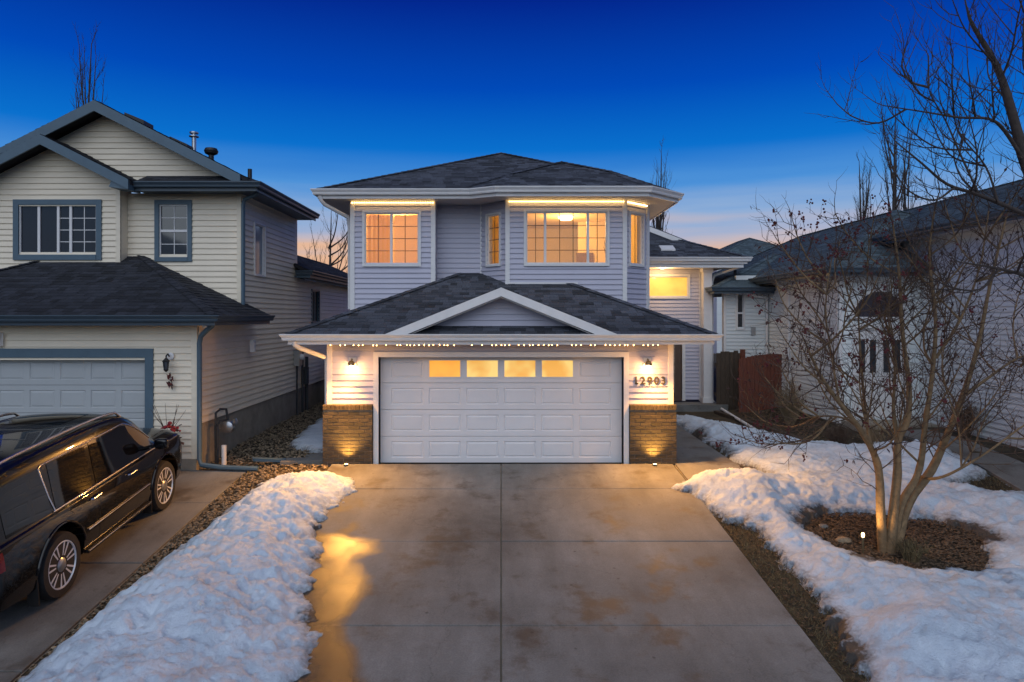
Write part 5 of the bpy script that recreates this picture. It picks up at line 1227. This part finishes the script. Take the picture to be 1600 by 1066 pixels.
limbs = [
    (L2([(1765, 905, 0), (1745, 700, 0), (1700, 500, 0), (1650, 360, 0), (1605, 260, 0), (1582, 180, 0), (1558, 105, 0), (1520, 40, 0), (1510, 10, 0)]), .13, .010),
    (L2([(1605, 260, 0), (1570, 205, -.1), (1545, 186, -.2), (1500, 184, -.3), (1450, 176, -.3), (1380, 165, -.3)]), .026, .006),
    (L2([(1650, 360, 0), (1590, 330, -.2), (1530, 305, -.3), (1480, 288, -.4), (1440, 255, -.5), (1400, 222, -.5)]), .035, .007),
    (L2([(1650, 360, 0), (1610, 150, .3), (1600, 60, .4), (1605, -10, .4)]), .04, .01),
    (L2([(1700, 500, 0), (1620, 440, -.3), (1560, 420, -.5), (1500, 410, -.6)]), .035, .008),
    (L2([(1530, 305, -.3), (1500, 240, -.3), (1478, 190, -.3), (1455, 150, -.3), (1448, 125, -.3)]), .014, .005),
    (L2([(1560, 318, -.3), (1540, 260, -.2), (1500, 210, -.2), (1485, 160, -.2)]), .014, .005),
]
lm, tw, tips = tree_from(limbs, 33, (.5, 1.1), 2, .15, .8, .7, .0088, 3, (.6, 1.2))
lm.build('trunk', 'bark_dark', b2, smooth=True, fix=False); tw.build('crown', 'bark_dark', b2, fix=False)
def poplar(x, y, h, spread, seed, label, n=16):
    r = random.Random(seed); z0 = gzf(x, y); limbs = [([(x, y, z0), (x + r.uniform(-.2, .2), y, z0 + h * .5), (x + r.uniform(-.3, .3), y, z0 + h)], .16, .02)]
    for k in range(n):
        f = r.uniform(.12, .8); a = r.uniform(0, 6.28); s = spread * r.uniform(.5, 1) * (1 - .4 * f); zb = z0 + h * f; l = h * r.uniform(.2, .42) * (1.1 - .5 * f)
        limbs.append(([(x, y, zb), (x + math.cos(a) * s * .6, y + math.sin(a) * s * .6, zb + l * .35), (x + math.cos(a) * s, y + math.sin(a) * s, zb + l)], .05, .015))
    lm, tw, tips = tree_from(limbs, seed, (.9, 1.8), 2, .55, 1.3, .45, .016)
    t = thing('bare_poplar', (x, y, z0), label, 'tree', 'bare trees behind the houses'); lm.build('trunk', 'bark_dark', t, fix=False); tw.build('crown', 'bark_dark', t, fix=False)
poplar(-20.6, 34, 16.3, 1.1, 1, 'bare poplar rising behind the cream house gable'); poplar(8.65, 38, 11.4, .7, 2, 'slender bare poplar behind the lit house eave')
poplar(22.5, 39, 14.3, 1.2, 3, 'tallest bare poplar behind the pale house roof'); poplar(20.7, 39, 10.9, .6, 4, 'thin short bare poplar behind the pale house roof')
poplar(-9.6, 38, 8.3, 2.6, 5, 'spreading bare tree between the cream house and the lit house', 26)
poplar(23.8, 40, 12.0, .8, 7, 'medium bare poplar beside the tallest one behind the pale roof')
def shrub(x, y, h, n, seed, label, m='straw', wide=.45):
    r = random.Random(seed); z = gzf(x, y); mb = MB()
    for k in range(n):
        a = r.uniform(0, 6.28); s = r.uniform(.1, 1) * wide; p0 = Vector((x + math.cos(a) * .08, y + math.sin(a) * .08, z - .02)); p2 = Vector((x + math.cos(a) * s, y + math.sin(a) * s, z + h * r.uniform(.6, 1) * (1 - .35 * s / wide))); p1 = (p0 + p2) / 2 + Vector((math.cos(a), math.sin(a), 0)) * -.05 * s + Vector((0, 0, .08))
        mb.tube([p0, p1, p2], [.006, .005, .002], 3, cap=False)
        for j in range(3):
            q = p1 + (p2 - p1) * r.random(); e = q + Vector((r.uniform(-.12, .12), r.uniform(-.12, .12), r.uniform(.03, .16))); mb.tube([q, e], [.003, .0015], 3, cap=False)
    t = thing('dry_shrub', (x, y, z), label, 'shrub', 'dried shrubs along the bed'); mb.build('stems', m, t, fix=False)
shrub(7.45, 17.6, 1.3, 260, 1, 'large straw coloured dry shrub before the red gate'); shrub(7.25, 14.7, .6, 130, 2, 'low dark dry shrub standing in the snow behind the tree', 'twig', .35); shrub(7.75, 14.2, .6, 110, 3, 'small dry grass tuft beside the neighbour path', 'straw', .3)
shrub(9.9, 14.6, .9, 160, 4, 'dark dry shrub beside the front steps of the pale house', 'twig', .4)
shrub(5.62, 9.35, .22, 60, 5, 'small tuft of dead grass at the foot of the bare tree', 'drygrass', .22)
# ================================================================== black sport utility vehicle on the neighbour driveway
M['paint'] = mat('black car paint', (.004, .004, .005), .25, var=0, coat=.8, spec=.08)
M['paint'].node_tree.nodes['Principled BSDF'].inputs['Coat Roughness'].default_value = .03
M['carglass'] = mat('tinted car glass', (.004, .004, .005), .03, var=0, spec=.7)
M['chrome'] = mat('chrome', (.78, .78, .80), .22, 1.0, var=.02)
M['wheelsilver'] = mat('polished alloy wheel', (.74, .76, .80), .28, .25, var=.03)
M['tyre'] = mat('tyre rubber', (.014, .014, .015), .8, var=.2, scale=30, bump=.3)
M['taillight'] = mat('red tail lamp', (.16, .008, .01), .12, var=.1)
car = thing('parked_suv', (-6.60, 9.98, 0), 'large black sport utility vehicle with chrome trim parked on the neighbour driveway', 'car')
prof = {  # y : (zbottom, half width, belt z, window-top z, roof edge z, roof z, greenhouse half width at top)
    -2.56: (.42, .90, 1.06, 1.58, 1.70, 1.75, .74), -2.48: (.32, .97, 1.10, 1.70, 1.81, 1.85, .80), -2.25: (.30, .995, 1.11, 1.74, 1.87, 1.91, .83), -1.7: (.28, 1.0, 1.11, 1.75, 1.885, 1.935, .84),
    -.9: (.27, 1.0, 1.10, 1.75, 1.89, 1.945, .845), 0: (.27, 1.0, 1.10, 1.745, 1.88, 1.94, .845), .62: (.27, 1.0, 1.10, 1.70, 1.83, 1.89, .83), 1.0: (.27, 1.0, 1.10, 1.47, 1.58, 1.65, .83),
    1.33: (.27, 1.0, 1.13, 1.20, 1.24, 1.30, .84), 1.46: (.27, 1.0, 1.14, 1.18, 1.215, 1.27, .86), 1.86: (.28, .995, 1.14, 1.18, 1.215, 1.265, .86), 2.10: (.30, .97, 1.12, 1.155, 1.19, 1.235, .83), 2.20: (.34, .94, 1.05, 1.08, 1.11, 1.15, .80), 2.25: (.44, .88, .94, .97, .99, 1.0, .74)}
ysn = sorted(prof); cage = MB(); ring = 0
def half(y):
    zb, hw, bz_, wt, re_, rz, tw_ = prof[y]
    return [(0, zb), (hw * .80, zb), (hw * .955, zb + .05), (hw * .985, zb + .22), (hw, .74), (hw * .995, bz_ - .18), (hw * .97, bz_ - .03), (hw * .94, bz_), (tw_ + (hw * .94 - tw_) * .06, wt), (tw_ - .06, re_), (tw_ * .62, rz - .015), (0, rz)]
rows = []
for y in ysn:
    h = half(y); r = h + [(-x, z) for x, z in h[-2:0:-1]]; rows.append([(x, y, z) for x, z in r]); ring = len(r)
for r in rows: cage.v += r
for i in range(len(rows) - 1):
    for k in range(ring):
        k2 = (k + 1) % ring; cage.f.append((i * ring + k, i * ring + k2, (i + 1) * ring + k2, (i + 1) * ring + k))
cage.f.append(tuple(range(ring))); cage.f.append(tuple((len(rows) - 1) * ring + k for k in range(ring))[::-1])
me = cage.mesh('suv_body')
bm = bmesh.new(); bm.from_mesh(me); bmesh.ops.recalc_face_normals(bm, faces=bm.faces); cr = bm.edges.layers.float.new('crease_edge'); bm.verts.ensure_lookup_table()
for e in bm.edges:
    a, b = e.verts[0].index, e.verts[1].index; ka, kb = a % ring, b % ring
    if ka == kb and ka in (6, 7, ring - 6, ring - 7, 2, ring - 2): e[cr] = .55
    if ka == kb and ka in (8, 9, ring - 8, ring - 9): e[cr] = .35
    if a // ring == b // ring and ysn[a // ring] in (1.33, -2.48, 2.20): e[cr] = .35
bm.to_mesh(me); bm.free()
body0 = bpy.data.objects.new('tmp_body', me); COL.objects.link(body0)
md = body0.modifiers.new('s', 'SUBSURF'); md.levels = 3; md.render_levels = 3
cuts = []
WY = (-1.40, 1.42); WR_ = .415
for wy in WY:
    c = MB().lathe([(.485, -1.2), (.485, 1.2)], (0, wy, .43), 40, 'x'); cm_ = c.mesh('cut'); 
    # a wheel well on each side only
    for s in (-1, 1):
        c = MB().lathe([(.485, 0), (.485, .6)], (s * .62 if s > 0 else -1.22, wy, .43), 40, 'x'); co_ = c.build('tmp_cut', None); cuts.append(co_)
        bo = body0.modifiers.new('b', 'BOOLEAN'); bo.operation = 'DIFFERENCE'; bo.object = co_; bo.solver = 'EXACT'
dg = bpy.context.evaluated_depsgraph_get(); dg.update()
bme = bpy.data.meshes.new_from_object(body0.evaluated_get(dg))
for o in cuts + [body0]: bpy.data.objects.remove(o)
bme.materials.clear(); bme.materials.append(M['paint']); bme.polygons.foreach_set('use_smooth', [True] * len(bme.polygons))
try: bme.set_sharp_from_angle(angle=R(35))
except Exception: pass
bmt = bmesh.new(); bmt.from_mesh(bme); BV = BVHTree.FromBMesh(bmt); bmt.free()
car_parts = []
def cpart(name, me_or_mb, m=None, smooth=True, parent=None):
    if isinstance(me_or_mb, MB): me_or_mb = me_or_mb.mesh(name, m, smooth)
    o = bpy.data.objects.new(name, me_or_mb); COL.objects.link(o); o.parent = parent or car; return o
body = cpart('body', bme)
def sx_(y, z, off=.004, s=1):
    h = BV.ray_cast(Vector((s * 3, y, z)), Vector((-s, 0, 0)))
    return Vector((h[0].x + s * off, y, z)) if h[0] else Vector((s * .9, y, z))
def top_(x, y, off=.004):
    h = BV.ray_cast(Vector((x, y, 4)), Vector((0, 0, -1))); return Vector((x, y, h[0].z + off))
def patch(ys, zb, zt, n=6, off=.004, s=1):
    mb = MB(); V = []
    for y in ys:
        for j in range(n + 1): V.append(sx_(y, zb(y) + (zt(y) - zb(y)) * j / n, off, s))
    m_ = n + 1; fs = [(i * m_ + j, (i + 1) * m_ + j, (i + 1) * m_ + j + 1, i * m_ + j + 1) for i in range(len(ys) - 1) for j in range(n)]
    if s < 0: fs = [f[::-1] for f in fs]
    return mb.add(V, fs)
def strip(pts, r, s=1, off=.004, n=6): return MB().tube([sx_(y, z, off, s) for y, z in pts], r, n)
belt = lambda y: 1.155 if y < 1 else 1.155
def wtop(y):
    if y < .42: return 1.70
    return 1.70 - ((y - .42) / .92) ** 1.35 * .53
for s in (1, -1):
    # rear quarter glass, rear door glass, front door glass
    for (a, b) in ((-2.28, -1.50), (-1.40, -.60), (-.50, 1.12)):
        ys_ = np.linspace(a, b, 14)
        cpart('side_window', patch(ys_, lambda y: 1.135, lambda y, a=a: max(1.14, wtop(y)), 6, .005, s), 'carglass')
    path = [(-1.42, 1.12), (-1.48, 1.30), (-1.56, 1.70)] + [(y, wtop(y) + .022) for y in np.linspace(-1.5, 1.22, 26)]
    if s > 0:
        cpart('window_trim', strip(path, .010, s), 'chrome'); cpart('window_trim', strip([(y, 1.118) for y in np.linspace(-1.46, 1.25, 22)], .011, s), 'chrome')
    cpart('side_moulding', strip([(y, .62 + .02 * (y + .9) / 2) for y in np.linspace(-.84, .86, 14)], .014, s, .004), 'chrome')
    cpart('running_board', MB().box(*( (.90, .995) if s > 0 else (-.995, -.90)), -.86, .88, .30, .345), 'black', False)
    cpart('running_board_trim', MB().tube([(s * .998, -.86, .335), (s * .998, .88, .335)], .009, 6), 'chrome')
    for (hy) in (-.62, .35):
        p = sx_(hy, 1.0, .03, s); hd = MB().tube([sx_(hy - .11, .995, .008, s), sx_(hy - .09, .998, .035, s), sx_(hy + .09, 1.002, .035, s), sx_(hy + .11, 1.005, .008, s)], .014, 8); cpart('door_handle', hd, 'chrome')
    for pts in ([(-.55, .40), (-.55, 1.14)], [(-1.10, .95), (-1.30, 1.14)], [(1.02, .40), (1.10, .8), (1.12, 1.12)], [(-1.0, .40), (-.93, .70)]):
        seam = []; 
        for i in range(len(pts) - 1):
            for t in np.linspace(0, 1, 8): seam.append((pts[i][0] + (pts[i + 1][0] - pts[i][0]) * t, pts[i][1] + (pts[i + 1][1] - pts[i][1]) * t))
        cpart('door_seam', strip(seam, .0035, s, .0005, 4), 'black')
    # roof rail
    rp_ = [(s * .74, y) for y in np.linspace(-2.1, .45, 16)]; rr = MB()
    pts = [top_(x, y, .055) for x, y in rp_]; pts = [top_(s * .74, -2.2, .0)] + pts + [top_(s * .74, .58, .0)]
    cpart('roof_rail', rr.tube(pts, .019, 8), 'chrome')
    # mirror
    mz = 1.20; mm_ = MB(); bmm = bmesh.new(); bmesh.ops.create_icosphere(bmm, subdivisions=3, radius=1)
    for v in bmm.verts: v.co = Vector((s * 1.16 + math.copysign(abs(v.co.x) ** .6, v.co.x) * .11, .98 + math.copysign(abs(v.co.y) ** .7, v.co.y) * .06, mz + .05 + math.copysign(abs(v.co.z) ** .6, v.co.z) * .085)) if True else v.co
    mme = bpy.data.meshes.new('mirror'); bmm.to_mesh(mme); bmm.free(); mme.materials.append(M['paint']); mme.polygons.foreach_set('use_smooth', [True] * len(mme.polygons)); mir = cpart('side_mirror', mme)
    cpart('mirror_arm', MB().tube([(s * .93, 1.02, mz - .02), (s * 1.10, 1.0, mz + .02)], .03, 8), 'paint', True, mir)
    # lamps
    tl = MB(); ys_ = np.linspace(-2.535, -2.40, 5); cpart('tail_lamp', patch(ys_, lambda y: .82, lambda y: 1.55, 8, .006, s), 'taillight')
    cpart('headlamp', patch(np.linspace(2.02, 2.17, 6), lambda y: .78, lambda y: .90, 3, .006, s), 'chrome')
    # wheels
    for wy in WY:
        xo = s * .985; wt = MB(); w0 = .24
        wh = MB().lathe([(.29, -w0), (.38, -w0 + .005), (.402, -w0 + .04), (WR_, -w0 / 2), (.402, -.04), (.385, -.005), (.30, 0), (.292, -.02)], (0, 0, 0), 40, 'x')
        if s < 0: wh.v = [(-x, y, z) for x, y, z in wh.v]; wh.f = [f[::-1] for f in wh.f]
        wh.v = [(x + xo, y + wy, z + .405) for x, y, z in wh.v]; wheel = cpart('wheel', wh, 'tyre')
        rim = MB().lathe([(.292, -.05), (.298, -.008), (.282, -.004), (.272, -.03), (.262, -.16)], (0, 0, 0), 40, 'x'); rim.lathe([(.272, -.15), (.05, -.14)], (0, 0, 0), 20, 'x')
        sp_ = MB()
        for k in range(14):
            a = 2 * math.pi * (k + .15 * (-1) ** k) / 14; ca, sa = math.cos(a), math.sin(a); w1, w2 = .018, .020
            def q(r, t, x): return (x, ca * r - sa * t, sa * r + ca * t)
            sp_.hexa([q(.06, -w1, -.075), q(.06, w1, -.075), q(.28, w2, -.06), q(.28, -w2, -.06), q(.06, -w1 * .5, -.022), q(.06, w1 * .5, -.022), q(.28, w2 * .6, -.014), q(.28, -w2 * .6, -.014)])
        cap_ = MB().lathe([(.09, -.07), (.088, -.02), (.07, -.006), (.001, -.002)], (0, 0, 0), 20, 'x')
        for nm, part_, mt in (('rim', rim, 'wheelsilver'), ('spokes', sp_, 'wheelsilver'), ('hub_cap', cap_, 'metal')):
            if s < 0: part_.v = [(-x, y, z) for x, y, z in part_.v]; part_.f = [f[::-1] for f in part_.f]
            part_.v = [(x + xo, y + wy, z + .405) for x, y, z in part_.v]; cpart(nm, part_, mt, nm != 'spokes', wheel)
        cpart('mud_flap', MB().box(s * .97 - .12, s * .97 + .01, wy - .50, wy - .485, .13, .46), 'black', False)
        # arch lip
        arc = [sx_(wy + .50 * math.cos(t), .43 + .50 * math.sin(t), .002, s) for t in np.linspace(.05 * math.pi, .95 * math.pi, 22)]
        cpart('wheel_arch_lip', MB().tube(arc, .016, 6), 'paint')
# windscreen and rear glass, drawn on the body surface
def top_patch(ys_, hw, off=.004):
    mb = MB(); n = 10; V = []
    for y in ys_:
        for j in range(n + 1): V.append(top_(-hw(y) + 2 * hw(y) * j / n, y, off))
    return mb.add(V, [(i * (n + 1) + j, i * (n + 1) + j + 1, (i + 1) * (n + 1) + j + 1, (i + 1) * (n + 1) + j) for i in range(len(ys_) - 1) for j in range(n)])
cpart('windscreen', top_patch(np.linspace(.68, 1.31, 12), lambda y: .70 + .10 * (y - .62) / .7), 'carglass')
cpart('sunroof', top_patch(np.linspace(-.35, .35, 8), lambda y: .42), 'carglass')
for yy in (-1.55, -1.1, -.65):  cpart('roof_rib', MB().tube([top_(x, yy + .0, .002) for x in np.linspace(-.45, .45, 8)], .006, 5), 'paint')
cpart('rear_bumper', MB().box(-.86, .86, -2.62, -2.44, .36, .62), 'paint', False)
cpart('rear_licence_recess', MB().box(-.35, .35, -2.58, -2.50, .72, .92), 'black', False)
cpart('front_grille', MB().box(-.45, .45, 2.18, 2.27, .55, .96), 'chrome', False)
cpart('antenna_fin', MB().hexa([(-.025, -1.95, 1.90), (.025, -1.95, 1.90), (.02, -1.75, 1.90), (-.02, -1.75, 1.90), (-.008, -1.96, 2.0), (.008, -1.96, 2.0), (.008, -1.90, 2.0), (-.008, -1.90, 2.0)]), 'paint')
zr_ = (gzf(-6.6, 8.58) + gzf(-6.6, 11.40)) / 2 + .022
car.location = (-6.53, 9.98, zr_ + .005)
car.rotation_euler = (math.atan(.107), 0, R(1.9))
